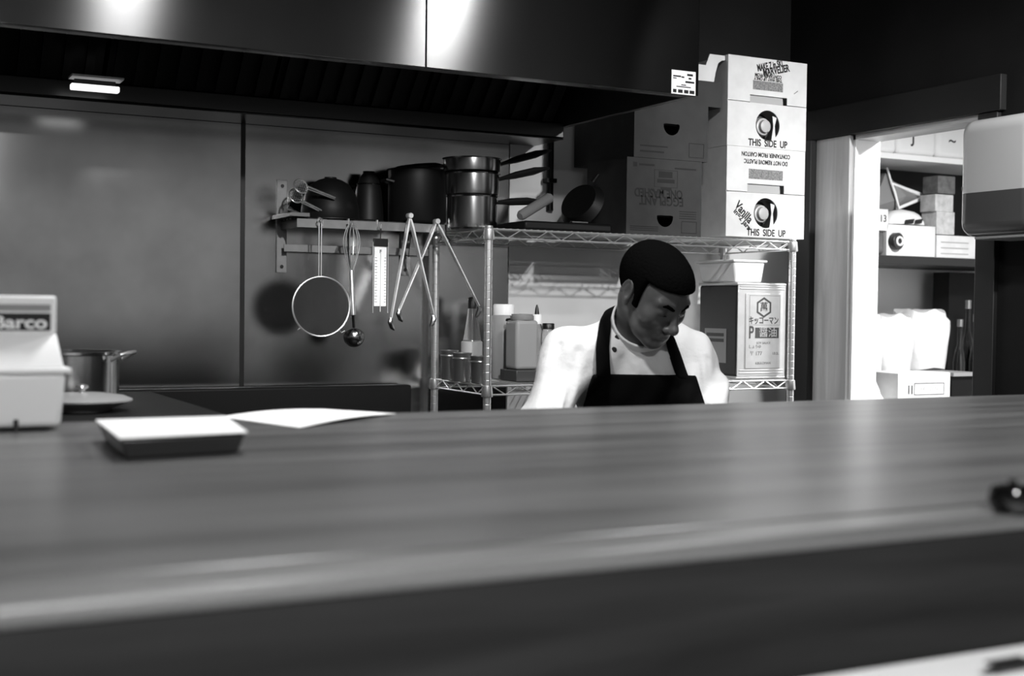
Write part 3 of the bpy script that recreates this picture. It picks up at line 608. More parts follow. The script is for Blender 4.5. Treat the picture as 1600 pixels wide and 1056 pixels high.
jb = SHL+max(0.008, kb); jt = SHL+k(500)
MB().box(p.x-0.042, p.x+0.042, y-0.042, y+0.042, jb+0.0005, jt).build('body', MATS['milky_plastic'], sj, bevel=0.012, seg=4)
MB().lathe([(0.038,jt),(0.040,jt+0.004),(0.040,jt+0.014),(0.036,jt+0.016),(0.036,jt+0.02),(0.001,jt+0.021)], c=(p.x,y,0), n=32).build('lid', mat('jar_lid', 0.22, 0.4), sj, smooth=True)
p = at(838, 3.86, SHL); y = 3.86; k = lambda py: hgt(838, py, y)
lathe_thing('squeeze_bottle', 'clear squeeze bottle with a dark pointed tip beside the square jar', 'bottle', p, [('body', [(0.026,0),(0.028,0.004),(0.028,k(520)),(0.016,k(506))], M_GLASS), ('collar', [(0.0165,k(506)),(0.0165,k(492)),(0.015,k(491))], M_WHITE), ('tip', [(0.008,k(491)),(0.006,k(482)),(0.002,k(476))], M_BLACKP)])
p = at(856, 3.80, SHL); y = 3.80; k = lambda py: hgt(856, py, y)
lathe_thing('spice_jar', 'small glass spice jar nearly hidden by the cook\'s shoulder', 'jar', p, [('body', [(0.022,0),(0.024,0.003),(0.024,k(520)),(0.019,k(514))], M_GLASS), ('lid', [(0.021,k(514)),(0.021,k(506)),(0.019,k(505))], M_BLACKP)])
# dark ladle leaning between the containers
p0 = P(794, 530, Y=3.82); p1 = P(796, 503, Y=3.82); p2 = P(797, 500, Y=3.82)
kn = thing('tasting_spoon', 'black knobbed spoon handle standing between the milky containers', 'spoon', (p0.x, 3.82, SHL))
MB().tube([(p0.x, 3.82, SHL), (p1.x, 3.82, p1.z)], [0.004, 0.006], 10).build('shaft', M_BLACK, kn, smooth=True)
MB().lathe([(0.003,-0.006),(0.012,-0.004),(0.014,0.0),(0.011,0.005),(0.003,0.007)], c=(p1.x,3.82,p2.z), n=20).build('knob', M_BLACK, kn, smooth=True)

# ------------------------------------------------------------------ rack on the wall
RY = 3.88; rx0 = P(440, 350, Y=WY-0.01).x; rzT = P(560, 352, Y=RY).z; rx1 = SX0-0.03
rack = thing('pot_rack', 'wall-mounted steel pot rack with flat bars above the hanging utensils', 'rack', ((rx0+rx1)/2, WY-0.02, rzT-0.15))
zb0 = P(438, 426, Y=WY-0.01).z; zb1 = P(438, 281, Y=WY-0.01).z
M_RACK = mat('rack_steel', 0.2, 0.45, 0.5, noise=0.1, nscale=(30,30,30))
for bxx in (rx0, P(632, 410, Y=WY-0.01).x):
    pl = MB().box(bxx-0.017, bxx+0.017, WY-0.013, WY-0.007, zb0, zb1).build('bracket', M_RACK, rack, bevel=0.001)
    for zz_ in (zb0+0.02, zb1-0.02): MB().lathe([(0.006,-0.002),(0.004,0.002)], M=frame((bxx, WY-0.0145, zz_), (0,1,0)), n=12).build('screw', M_BLACKP, pl)
    MB().box(bxx-0.004, bxx+0.004, RY+0.002, WY-0.014, rzT-0.013, rzT+0.012).build('arm', M_DARKMETAL, rack)
MB().box(rx0-0.01, rx1, RY-0.004, RY, rzT-0.014, rzT+0.014).build('bar', M_RACK, rack, bevel=0.001)
zlb = P(560, 391, Y=WY-0.05).z
MB().box(rx0-0.005, rx1, WY-0.054, WY-0.05, zlb-0.012, zlb+0.012).build('bar', M_RACK, rack, bevel=0.001)
for kx in range(5):
    yy = RY+0.02+kx*0.035
    MB().box(rx0-0.01, rx1, yy, yy+0.02, rzT+0.014, rzT+0.018).build('slat', M_DARKMETAL, rack)
RT_ = rzT+0.018
def torus_pts(c_, r, u, v, n=40, a0=0, a1=2*math.pi):
    c_, u, v = Vector(c_), Vector(u), Vector(v); return [c_+u*r*math.cos(a0+(a1-a0)*i/n)+v*r*math.sin(a0+(a1-a0)*i/n) for i in range(n+1)]
UY = RY-0.03
def U(px, py, y=None): return P(px, py, Y=UY if y is None else y)
def hook(px, parent, pyb=None):
    x = U(px, 350).x; MB().tube([(x, RY+0.004, rzT+0.01), (x, RY+0.002, rzT+0.019), (x, RY-0.007, rzT+0.019), (x, RY-0.008, rzT-0.004), (x, RY-0.016, rzT-0.012), (x, UY-0.006, rzT-0.008), (x, UY-0.008, rzT+0.004)], 0.0022, 6).build('hook', M_CHROME, parent, smooth=True)
for px in (503, 549, 594, 641, 683): hook(px, rack)
# strainer
sc_ = U(502, 479); sr = (U(547, 479)-U(458, 479)).length/2
stn = thing('strainer', 'round wire mesh strainer hanging from the pot rack', 'strainer', (sc_.x, UY, sc_.z-sr))
MB().tube(torus_pts(sc_, sr, XA, ZA), 0.0032, 8, caps=False).build('rim', M_CHROME, stn, smooth=True)
bow = MB().lathe([(sr*math.cos(q), 0.75*sr*math.sin(q)) for q in [i*math.pi/2/10 for i in range(10)]]+[(0.001,0.75*sr)], M=frame(sc_, (0,1,0)), n=40)
bow.build('mesh_bowl', mat('strainer_mesh', 0.03, 0.6, 0.2, alpha=0.7, bump=0.6, bscale=400), stn, smooth=True)
h0 = U(500, 433); h1 = U(500, 348)
for dx in (-0.004, 0.004): MB().tube([(h0.x+dx, UY, sc_.z+sr), (h0.x+dx, UY, h0.z), (h1.x+dx, UY-0.004, h1.z)], 0.002, 8).build('handle_wire', M_CHROME, stn, smooth=True)
MB().tube(torus_pts((h1.x, UY-0.004, h1.z+0.006), 0.008, XA, ZA), 0.002, 6, caps=False).build('handle_loop', M_CHROME, stn, smooth=True)
for px in (462, 532):
    q = U(px, 518); MB().tube([sc_+(q-sc_).normalized()*sr, sc_+(q-sc_).normalized()*(sr+0.012), sc_+(q-sc_).normalized()*(sr+0.012)+Vector((0.012,0,0.006))], 0.002, 6).build('rest_tab', M_CHROME, stn, smooth=True)
# whisk, hung by its wires
wk = thing('whisk', 'balloon whisk hanging upside down by its wires beside the strainer', 'whisk', (U(552, 492).x, UY, U(552, 492).z))
wt_ = U(548, 345); wb_ = U(549, 424)
for kq in range(6):
    a_ = math.pi*kq/6; u = Vector((math.cos(a_), math.sin(a_)*0.8, 0)); pts = []
    Lw = wt_.z-wb_.z
    for i in range(25):
        s_ = i/24; q = 2*s_-1; wd = 0.027*math.cos(q*math.pi/2)**0.55*1.0 if abs(q) < 1 else 0
        zf = 1-abs(q)**2.4
        rr = 0.028*(math.sin(min(1, (1-abs(q))*1.0+0.0)*math.pi/2)) if False else 0
        # loop: out along one side, over the top, back along the other
        side = -1 if s_ < 0.5 else 1; h = 1-abs(q)
        width = 0.027*math.sin(math.pi*min(1, 0.12+0.88*h)**1.5)**0.8 if h < 0.995 else 0.0
        pts.append(Vector((wb_.x, UY, wb_.z)) + u*side*width + Vector((0,0,Lw*h)))
    MB().tube(pts, 0.0013, 6).build('wire', M_CHROME, wk, smooth=True)
we = U(552, 492)
MB().tube([wb_+Vector((0,0,0.004)), wb_, we], [0.006, 0.0075, 0.0085], 14).build('handle', M_CHROME, wk, smooth=True)
# ladle hanging behind
LY = UY+0.045
ldl = thing('ladle', 'steel ladle with a shiny bowl hanging behind the whisk', 'ladle', (U(552, 535, LY).x, LY, U(552, 545, LY).z))
l0 = U(543, 350, LY-0.03); l1 = U(553, 512, LY)
MB().tube([l0, l1], [0.0035, 0.0045], 10).build('handle', mat('ladle_dark', 0.08, 0.3, 1.0), ldl, smooth=True)
lc_ = U(553, 526, LY); MB().lathe([(0.034*math.cos(q), -0.034*math.sin(q)) for q in [i*math.pi/2/8 for i in range(8)]]+[(0.001,-0.034)], M=frame(lc_, (0.2,0.75,0.6)), n=28).build('bowl', M_STEELP, ldl, smooth=True)
# thermometer
tw0 = U(583, 378); tw1 = U(605, 489)
thm = thing('thermometer', 'flat candy thermometer with a printed scale hanging from the rack', 'thermometer', ((tw0.x+tw1.x)/2, UY, tw1.z))
for x in (tw0.x, tw1.x): MB().box(x-0.0016, x+0.0016, UY-0.003, UY+0.003, tw1.z, tw0.z).build('side_rail', M_CHROME, thm)
cdx = (tw0.x+tw1.x)/2; card = MB().box(tw0.x+0.005, tw1.x-0.005, UY-0.001, UY+0.001, tw1.z+0.022, tw0.z-0.016).build('scale_card', mat('card_white', 0.85, 0.6), thm)
nz = 16
for i in range(nz):
    z = tw1.z+0.035+(tw0.z-tw1.z-0.085)*i/(nz-1); wl = 0.008 if i % 2 else 0.011
    MB().box(tw0.x+0.0065, tw0.x+0.0065+wl*0.8, UY-0.0016, UY-0.0009, z-0.0008, z+0.0008).build('tick', M_INK, card)
    MB().box(tw1.x-0.0065-wl*0.6, tw1.x-0.0065, UY-0.0016, UY-0.0009, z-0.0008, z+0.0008).build('tick', M_INK, card)
text('F', 0.014, M_INK, card, (cdx, UY-0.0014, tw0.z-0.030), XA, ZA, bold=0.0005)
MB().tube([(cdx, UY-0.003, tw1.z+0.004), (cdx, UY-0.003, tw0.z-0.03)], 0.0016, 8).build('glass_tube', mat('tube_glass', 0.6, 0.1), thm, smooth=True)
MB().box(tw0.x, tw1.x, UY-0.004, UY+0.004, tw0.z-0.014, tw0.z+0.012).build('clip', M_BLACKP, thm, bevel=0.002)
MB().tube([(cdx, UY, tw0.z+0.01), (cdx, UY-0.002, rzT-0.006)], 0.002, 6).build('hanger', M_BLACKP, thm)
# tongs
def tongs(apex, ends, label, yoff):
    A = U(*apex, UY+yoff); th = thing('tongs', label, 'tongs', (A.x, UY+yoff, U(*ends[0], UY+yoff).z), 'tongs on the pot rack')
    for e_ in ends:
        E = U(*e_, UY+yoff); d_ = (E-A).normalized(); n_ = Vector((d_.z,0,-d_.x)).normalized(); L = (E-A).length
        mb = MB(); rows = []
        for s_, wd, dp in ((0.0,0.005,0.006),(0.1,0.007,0.010),(0.2,0.0055,0.011),(0.6,0.0045,0.010),(0.9,0.0035,0.009),(1.0,0.0035,0.009)):
            rows.append((A+d_*L*s_, wd, dp))
        vs = []; fs = []
        for c_, wd, dp in rows: vs += [c_-n_*wd*0.5+Vector((0,-dp,0)), c_+n_*wd*0.5+Vector((0,-dp,0)), c_+n_*wd*0.5+Vector((0,dp,0)), c_-n_*wd*0.5+Vector((0,dp,0))]
        for i in range(len(rows)-1):
            for j in range(4): a_ = i*4+j; b_ = i*4+(j+1) % 4; fs.append((a_, b_, b_+4, a_+4))
        fs += [(3,2,1,0), tuple(len(vs)-4+j for j in range(4))]
        mb.add(vs, fs); arm = mb.build('arm', mat('tong_steel', 0.85, 0.4, 0.6), th, bevel=0.001)
        sg = 1 if d_.x > 0 else -1
        MB().tube([E, E+Vector((0.003*sg,0,-0.012)), E+Vector((-0.004*sg,0,-0.03)), E+Vector((-0.012*sg,0,-0.038))], [0.006,0.009,0.008,0.003], 8).build('claw', M_STEELP, arm, smooth=True)
    MB().lathe([(0.008,-0.014),(0.009,-0.012),(0.009,0.012),(0.008,0.014)], M=frame(A, (0,1,0)), n=16).build('pivot', MATS['tong_steel'], th, smooth=True)
    return th
tongs((640,337), ((611,497),(677,492)), 'pair of steel tongs hanging narrowly open beside the thermometer', -0.012)
tongs((682,346), ((624,484),(748,478)), 'pair of steel tongs hanging wide open beside the rear shelf post', 0.012)
sw0 = U(638, 400, UY+0.05); sw1 = U(645, 438, UY+0.05)
bo = thing('bottle_opener', 'small steel bottle opener hanging between the tongs', 'opener', (sw0.x, UY+0.05, sw1.z))
MB().prism([(-0.006,0),(0.006,-0.002),(0.008,-0.03),(0.013,-0.075),(0.006,-0.072),(-0.006,-0.035)], (sw0.x, UY+0.05, sw0.z), XA, ZA, (0,0.003,0)).build('blade', M_RACK, bo)
MB().tube([(sw0.x, UY+0.051, sw0.z-0.004), (sw0.x, RY-0.005, rzT-0.012)], 0.0015, 6).build('hanger', M_DARKMETAL, bo)

# ------------------------------------------------------------------ pans on the rack and the shelf
def saucepan(px, y, zb_, r, h, hdir, hl, rise, label, mm=M_PANSTEEL, droop=0.6):
    x = P(px, 300, Y=y).x; th = thing('saucepan', label, 'saucepan', (x, y, zb_), 'stacked saucepans')
    MB().lathe([(r*0.9,0),(r*0.98,0.006),(r,0.02),(r,h-0.004),(r+0.004,h),(r-0.002,h),(r-0.003,0.02),(r*0.85,0.008),(0.001,0.006)], c=(x,y,zb_), n=48).build('body', mm, th, smooth=True)
    hd = Vector((math.cos(hdir), math.sin(hdir), 0)); sd_ = Vector((-hd.y, hd.x, 0)); s_ = Vector((x,y,zb_+h-0.016))+hd*(r-0.004)
    mb = MB(); vs = []; rows = ((0,0.009,0.006),(0.18,0.009,0.008),(0.35,0.013,0.012),(0.7,0.014,0.013),(0.9,0.009,0.007),(1.0,0.003,0.003)); fs = []
    for f_, wd, tk in rows:
        c_ = s_+hd*hl*f_+Vector((0,0,rise*f_**0.9))
        for a_ in range(8): vs.append(c_+sd_*wd*math.cos(a_*math.pi/4)+Vector((0,0,tk*math.sin(a_*math.pi/4))))
    for i in range(len(rows)-1):
        for j in range(8): a_ = i*8+j; b_ = i*8+(j+1) % 8; fs.append((a_, b_, b_+8, a_+8))
    fs += [tuple(reversed(range(8))), tuple(len(vs)-8+j for j in range(8))]
    hn = mb.add(vs, fs).build('handle', M_BLACK, th, smooth=True)
    for q in (-0.006, 0.006): MB().lathe([(0.004,-0.002),(0.003,0.003)], M=frame(s_+sd_*q+hd*0.004+Vector((0,0,0.004)), hd), n=10).build('rivet', M_CHROME, hn)
    return th
zr = lambda px, py, y: P(px, py, Y=y).z
y = SY+0.18
zt1 = zr(740, 255, y); zt2 = zr(740, 272, y); zt3 = zr(740, 308, y); pz0 = SHT
saucepan(738, y, pz0+0.001, 0.082, zt3-pz0, -0.15, 0.16, 0.012, 'bottom saucepan of the nested stack on the wire shelf')
saucepan(738, y, zt3+0.001, 0.088, zt2-zt3-0.001, -0.1, 0.19, 0.05, 'middle saucepan of the nested stack with a black handle')
saucepan(737, y, zt2+0.001, 0.094, zt1-zt2+0.012, -0.12, 0.19, 0.06, 'top saucepan of the nested stack with a raised black handle')
def dome(name, px, y, pyb, pyt, rpx, label, cat, tilt=(0,0,1), mm=M_BLACK, z=None):
    x = P(px, 300, Y=y).x; zb_ = RT_+0.0005 if z is None else z; h = P(px, pyt, Y=y).z-zb_; r = (P(px+rpx, 300, Y=y)-P(px-rpx, 300, Y=y)).length/2
    th = thing(name, label, cat, (x, y, zb_))
    MB().lathe([(r+0.004,0),(r+0.004,0.004),(r,0.008),(r*0.97,h*0.3),(r*0.86,h*0.62),(r*0.66,h*0.85),(r*0.4,h*0.96),(0.02,h)], M=frame((x,y,zb_), tilt), n=48).build('bowl', mm, th, smooth=True)
    return th, Vector((x,y,zb_)), r, h
pany = RY+0.1
th, c_, r, h = dome('wok', 516, pany, 340, 279, 44, 'upturned black wok resting on the left of the pot rack', 'wok')
MB().tube([c_+Vector((-r,0,0.01)), c_+Vector((-r-0.03,-0.01,0.02)), c_+Vector((-r-0.05,-0.03,0.03))], [0.008,0.009,0.007], 10).build('handle', M_CHROME, th, smooth=True)
MB().lathe([(0.02,h),(0.02,h+0.004),(0.012,h+0.005)], c=c_, n=20).build('foot_ring', M_BLACK, th)
th, c_, r, h = dome('mixing_bowl', 576, pany+0.03, 340, 268, 22, 'upturned dark bowl on the pot rack, its highlight made as a bright wire', 'bowl')
MB().tube(torus_pts(c_+Vector((0,0,h*0.75)), r*0.78, XA, (0,1,0)), 0.0025, 6, caps=False).build('highlight_wire', M_STEELP, th, smooth=True)  # bright ring stands in for the highlight on the dome
x = P(652, 300, Y=pany).x; hh = P(652, 266, Y=pany).z-RT_; r = (P(700, 300, Y=pany)-P(610, 300, Y=pany)).length/2*0.93
bp_ = thing('braising_pot', 'large black pot with a tilted lid on the right of the pot rack', 'pot', (x, pany, RT_))
MB().lathe([(r*0.92,0.0005),(r,0.01),(r,hh-0.004),(r+0.005,hh),(r-0.003,hh),(r-0.004,0.012),(0.001,0.01)], c=(x,pany,RT_), n=48).build('body', M_BLACK, bp_, smooth=True)
for sg in (-1, 1): MB().tube([(x+sg*(r-0.002),pany-0.03,RT_+hh*0.75),(x+sg*(r+0.02),pany-0.025,RT_+hh*0.78),(x+sg*(r+0.02),pany+0.025,RT_+hh*0.78),(x+sg*(r-0.002),pany+0.03,RT_+hh*0.75)], 0.005, 8).build('handle', M_BLACK, bp_, smooth=True)
MB().lathe([(r*0.99,0.003),(r*1.0,0.008),(r*0.7,0.018),(0.01,0.022)], M=frame((x,pany,RT_+hh), (-0.12,0,1)), n=48).build('lid', M_BLACK, bp_, smooth=True)
# sheet pan and skimmers at the left end of the rack
q0 = U(458, 330, RY+0.06); q1 = U(498, 333, RY-0.02)
spn = thing('sheet_pan', 'small sheet pan with a bright edge under the wire skimmers', 'pan', (q0.x, RY+0.08, RT_))
MB().box(rx0-0.03, rx0+0.025, RY-0.01, WY-0.02, RT_+0.0005, RT_+0.004).build('base', M_BLACK, spn)
MB().box(rx0-0.034, rx0+0.029, RY-0.014, RY-0.008, RT_+0.001, RT_+0.014).build('lip', M_STEELP, spn, bevel=0.001)
MB().box(rx0-0.034, rx0-0.028, RY-0.008, WY-0.018, RT_+0.001, RT_+0.014).build('lip', M_STEELP, spn, bevel=0.001)
for i, (pa, pb_, pcn, lab) in enumerate((((462,292),(478,290),(524,309), 'wire skimmer lying against the upturned wok'), ((455,300),(470,312),(505,330), 'second wire skimmer lying lower beside the rack bracket'))):
    ya = RY-0.005+0.03*i
    A, B, C = U(*pa, ya), U(*pb_, ya), U(*pcn, ya)
    sk = thing('skimmer', lab, 'skimmer', (A.x, ya, RT_), 'wire skimmers')
    MB().tube([B, C], 0.0028, 8).build('handle', M_CHROME, sk, smooth=True)
    MB().tube([B+Vector((0,0,-0.008)), C+Vector((0,0.006,-0.004))], 0.0022, 8).build('handle', M_CHROME, sk, smooth=True)
    MB().tube(torus_pts((A+B)/2, 0.026, (0.9,0.3,0.1), (-0.1,0.5,0.85)), 0.0025, 8, caps=False).build('ring', M_CHROME, sk, smooth=True)
    mb = MB()
    for g in range(-3, 4):
        s_ = g*0.007; l_ = math.sqrt(max(0, 0.026**2-s_**2)); u = Vector((0.9,0.3,0.1)).normalized(); v = Vector((-0.1,0.5,0.85)).normalized(); m_ = (A+B)/2
        mb.tube([m_+u*s_-v*l_, m_+u*s_+v*l_], 0.0008, 5); mb.tube([m_+v*s_-u*l_, m_+v*s_+u*l_], 0.0008, 5)
    mb.build('wire_net', M_CHROME, sk, smooth=True)
# things on the wire shelf between the saucepans and the cartons
yy = SY+0.12
a0 = P(812, 338, Y=yy-0.03); a1 = P(860, 308, Y=yy+0.03)
rt_ = thing('rolled_towel', 'pale rolled towel slanting over the dark pans on the wire shelf', 'towel', (a0.x, yy, SHT))
d_ = (a1-a0).normalized()
MB().tube([a0, a0+d_*0.01, a1-d_*0.01, a1], [0.012,0.017,0.018,0.013], 16).build('roll', mat('towel', 0.17, 0.9, bump=0.4, bscale=300), rt_, smooth=True)
tr_ = MB().box(P(800,350,Y=yy).x, P(935,350,Y=yy).x, SY+0.03, SY+0.3, SHT+0.0005, SHT+0.030).build('roasting_tray', M_BLACK, None, bevel=0.008); tag(tr_, 'black roasting tray lying on the wire shelf under the towel', 'tray')
kc = P(902, 305, Y=SY+0.15); 
sk = thing('skillet', 'black skillet leaning against the carton on the wire shelf', 'skillet', (kc.x, SY+0.15, SHT+0.031))
ax_ = Vector((-0.72,-0.3,0.45)); rr = 0.085
zc_ = SHT+0.040+rr*0.86
MB().lathe([(0.001,0.0),(rr*0.8,0.0),(rr*0.98,-0.028),(rr,-0.03),(rr*0.95,-0.03),(rr*0.78,-0.004),(0.001,-0.003)], M=frame((kc.x+0.01, SY+0.16, zc_), ax_), n=48).build('body', M_BLACK, sk, smooth=True)
hv = Vector((0.35,-0.2,0.55)).normalized()
MB().tube([Vector((kc.x+0.01,SY+0.16,zc_))+hv*rr*0.95, Vector((kc.x+0.01,SY+0.16,zc_))+hv*(rr+0.03)], [0.008,0.006], 10).build('handle', M_BLACK, sk, smooth=True)
q = P(893, 343, Y=SY+0.05); q2 = P(918, 341, Y=SY+0.05)
kf = MB().box(q.x, q2.x, SY+0.045, SY+0.06, SHT+0.031, SHT+0.036).build('steel_spatula', M_STEELP, None, bevel=0.001); tag(kf, 'short bright steel spatula blade lying on the black tray', 'spatula')
# dark conduit on the wall
cp0 = P(861, 250, Y=WY-0.03)
cd_ = thing('conduit', 'dark vertical pipe on the pale wall panel left of the cartons', 'pipe', (cp0.x, WY-0.03, SHT))
MB().tube([(cp0.x, WY-0.025, SHT+0.1), (cp0.x, WY-0.025, CEIL-0.03)], 0.0125, 14).build('tube', M_BLACK, cd_, smooth=True)
for z in (SHT+0.2, 2.5): MB().box(cp0.x-0.02, cp0.x+0.02, WY-0.04, WY-0.007, z, z+0.015).build('clamp', M_BLACK, cd_)

# ------------------------------------------------------------------ paper towel dispenser on the right wall
import bmesh
def rounded_box_split(x0, x1, y0, y1, z0, z1, r, zsplit, keep):
    bm = bmesh.new(); bmesh.ops.create_cube(bm, size=1)
    for v in bm.verts: v.co = Vector(((x0+x1)/2+v.co.x*(x1-x0), (y0+y1)/2+v.co.y*(y1-y0), (z0+z1)/2+v.co.z*(z1-z0)))
    bmesh.ops.bevel(bm, geom=list(bm.edges), offset=r, segments=7, profile=0.5, affect='EDGES')
    res = bmesh.ops.bisect_plane(bm, geom=list(bm.verts)+list(bm.edges)+list(bm.faces), plane_co=(0,0,zsplit), plane_no=(0,0,1), clear_inner=(keep == 'top'), clear_outer=(keep == 'bottom'))
    bmesh.ops.holes_fill(bm, edges=[e for e in bm.edges if e.is_boundary])
    me = bpy.data.meshes.new('cover'); bm.to_mesh(me); bm.free(); me.shade_smooth(); me.set_sharp_from_angle(angle=math.radians(50)); return me
dx0 = 3.13; dy1 = P(1494, 290, X=dx0).y; dy0 = dy1-0.30
dzt = P(1545, 181, X=dx0).z; dzb = P(1540, 369, X=dx0+0.02).z; dzs = P(1530, 300, X=dx0).z
td = thing('towel_dispenser', 'white paper towel dispenser with a smoky lower window on the side wall', 'dispenser', (WX-0.01, (dy0+dy1)/2, dzb))
for nm, keep, mm in (('cover', 'top', mat('dispenser_white', 0.5, 0.3, coat=0.3)), ('window', 'bottom', mat('smoky_plastic', 0.07, 0.15, spec=0.6))):
    me = rounded_box_split(dx0, WX-0.001, dy0, dy1, dzb, dzt, 0.045, dzs, keep); me.name = nm; me.materials.append(mm)
    o = bpy.data.objects.new(nm, me); COL.objects.link(o); o.parent = td; o.matrix_parent_inverse = td.matrix_world.inverted()
MB().box(dx0+0.03, WX-0.03, dy0+0.04, dy1-0.05, dzb-0.008, dzb+0.002).build('outlet', mat('outlet_grey', 0.3, 0.4), td, bevel=0.003)
MB().lathe([(0.006,-0.001),(0.006,0.001)], M=frame((dx0+0.012, dy1-0.012, dzs+0.017), (1,-1,0)), n=16).build('latch', M_INKG, td)

# ------------------------------------------------------------------ storeroom
SFY = 4.95; SB = 5.48
def S(px, py, y=SFY): return P(px, py, Y=y)
zA = S(1440, 401).z; zA0 = S(1440, 414).z; zBm = S(1440, 592, SFY).z
sx0, sx1 = S(1340, 400).x-0.35, S(1560, 400).x+0.5
def wall_shelf(zt, zb_, label, x0, x1, mm):
    o = thing('store_shelf', label, 'shelf', ((x0+x1)/2, SB, zb_)); MB().box(x0, x1, SFY, SB, zb_, zt).build('board', mm, o, bevel=0.003)
    for x in (x0+0.1, x1-0.1): MB().prism([(0,0),(-0.3,0),(0,-0.22)], (x, SB, zb_), (0,1,0), ZA, (0.02,0,0)).build('bracket', M_DARKMETAL, o)
    return o
M_SHELF = mat('shelf_dark', 0.02, 0.5)
wall_shelf(zA, zA0, 'dark upper storeroom shelf loaded with white boxes', sx0, sx1, M_SHELF)
zB = S(1420, 607).z
wall_shelf(zBm-0.20, zBm-0.235, 'lower storeroom shelf under the white bags', sx0, sx1, mat('shelf_grey', 0.25, 0.5))
zU = S(1440, 252).z
wall_shelf(zU+0.03, zU, 'upper white shelf near the top of the storeroom doorway', sx0, sx1, M_WHITE)
zLow = zBm-0.20
# white bags
M_BAG = mat('white_bag', 0.78, 0.6, bump=0.5, bscale=22)
def bag(pxl, pxr, pyt, pyb, y, label):
    a_, b_ = S(pxl, pyb, y), S(pxr, pyb, y); zt = S((pxl+pxr)/2, pyt, y).z; zb_ = a_.z
    th = thing('lined_bin', label, 'bin', ((a_.x+b_.x)/2, y+0.12, zLow), 'bag-lined bins')
    cx, cy, hw, hd = (a_.x+b_.x)/2, y+0.13, (b_.x-a_.x)/2, 0.13; n = 40; rows = 12; vs = []; fs = []; rnd = random.Random(pxl)
    for i in range(rows+1):
        f_ = i/rows; z = zb_+(zt-zb_)*f_; k = 0.9+0.12*math.sin(f_*2.4)+(0.0 if f_ < 0.9 else -0.1)
        for j in range(n):
            q = 2*math.pi*j/n; c4 = (abs(math.cos(q))**4+abs(math.sin(q))**4)**-0.25
            wv = 1+0.02*math.sin(q*7+f_*5+pxl)+0.015*math.sin(q*13-f_*9)
            vs.append((cx+hw*math.cos(q)*c4*k*wv, cy+hd*math.sin(q)*c4*k*wv, z+(0.012*math.sin(q*5+pxl) if f_ > 0.85 else 0)+(0.006*math.sin(q*3) if i == 0 else 0)))
    for i in range(rows):
        for j in range(n): a0 = i*n+j; b0_ = i*n+(j+1) % n; fs.append((a0, b0_, b0_+n, a0+n))
    fs += [tuple(reversed(range(n))), tuple(rows*n+j for j in range(n))]
    MB().add(vs, fs).build('liner', M_BAG, th, smooth=True, angle=70)
    MB().box(cx-hw*0.75, cx+hw*0.75, cy-hd*0.7, cy+hd*0.7, zLow+0.001, zb_+0.01).build('bin', mat('bin_grey', 0.2, 0.6), th, bevel=0.01)
bag(1345, 1386, 494, 592, SFY-0.02, 'white bag-lined bin half hidden behind the bright door jamb')
bag(1386, 1435, 493, 581, SFY+0.0, 'white bag-lined bin in the middle of the storeroom row')
bag(1436, 1490, 486, 577, SFY+0.02, 'white bag-lined bin beside the dark bottles')
# carton and paper bag under the bins (in front, on a low stand)
low_y = SFY-0.32
zl2 = S(1445, 640, low_y).z
stand = thing('low_stand', 'low steel stand in front of the storeroom shelves', 'stand', (S(1440, 620, low_y).x, low_y+0.12, 0))
la, lb = S(1352, 640, low_y).x, S(1530, 640, low_y).x
MB().box(la-0.2, lb+0.2, low_y-0.01, low_y+0.27, zl2-0.03, zl2).build('top', MATS['shelf_grey'], stand)
for x in (la-0.17, lb+0.17):
    for y in (low_y+0.02, low_y+0.24): MB().tube([(x,y,0),(x,y,zl2-0.03)], 0.015, 8).build('leg', M_DARKMETAL, stand, smooth=True)
def store_box(pxl, pxr, pyt, z0, y, d, label, mm=M_CARTONW, name='white_carton', bevel=0.003):
    a_ = S(pxl, pyt, y); b_ = S(pxr, pyt, y); th = thing(name, label, 'carton', ((a_.x+b_.x)/2, y+d/2, z0)); MB().box(a_.x, b_.x, y, y+d, z0+0.0005, a_.z).build('body', mm, th, bevel=bevel); return th, a_.x, b_.x, z0, a_.z
th, xa_, xb_, z0, z1 = store_box(1404, 1485, 583, zl2, low_y, 0.22, 'white carton with a framed label below the bagged bins')
fx0, fx1, fz0, fz1 = S(1428, 617, low_y).x, S(1475, 617, low_y).x, S(1450, 617, low_y).z, S(1450, 598, low_y).z
q = MB(); ya = low_y-0.001; t_ = 0.004
q.box(fx0,fx1,ya,ya+0.0012,fz0,fz0+t_).box(fx0,fx1,ya,ya+0.0012,fz1-t_,fz1).box(fx0,fx0+t_,ya,ya+0.0012,fz0,fz1).box(fx1-t_,fx1,ya,ya+0.0012,fz0,fz1).build('label_frame', M_INK, th)
text('FROZEN', 0.03, mat('pale_ink', 0.35, 0.7), th, ((fx0+fx1)/2, ya, (fz0+fz1)/2), XA, ZA)
for px in (1419, 1424): MB().box(S(px,600,low_y).x, S(px+2,600,low_y).x, ya, ya+0.0012, S(px,616,low_y).z, S(px,602,low_y).z).build('barcode_bar', M_INK, th)
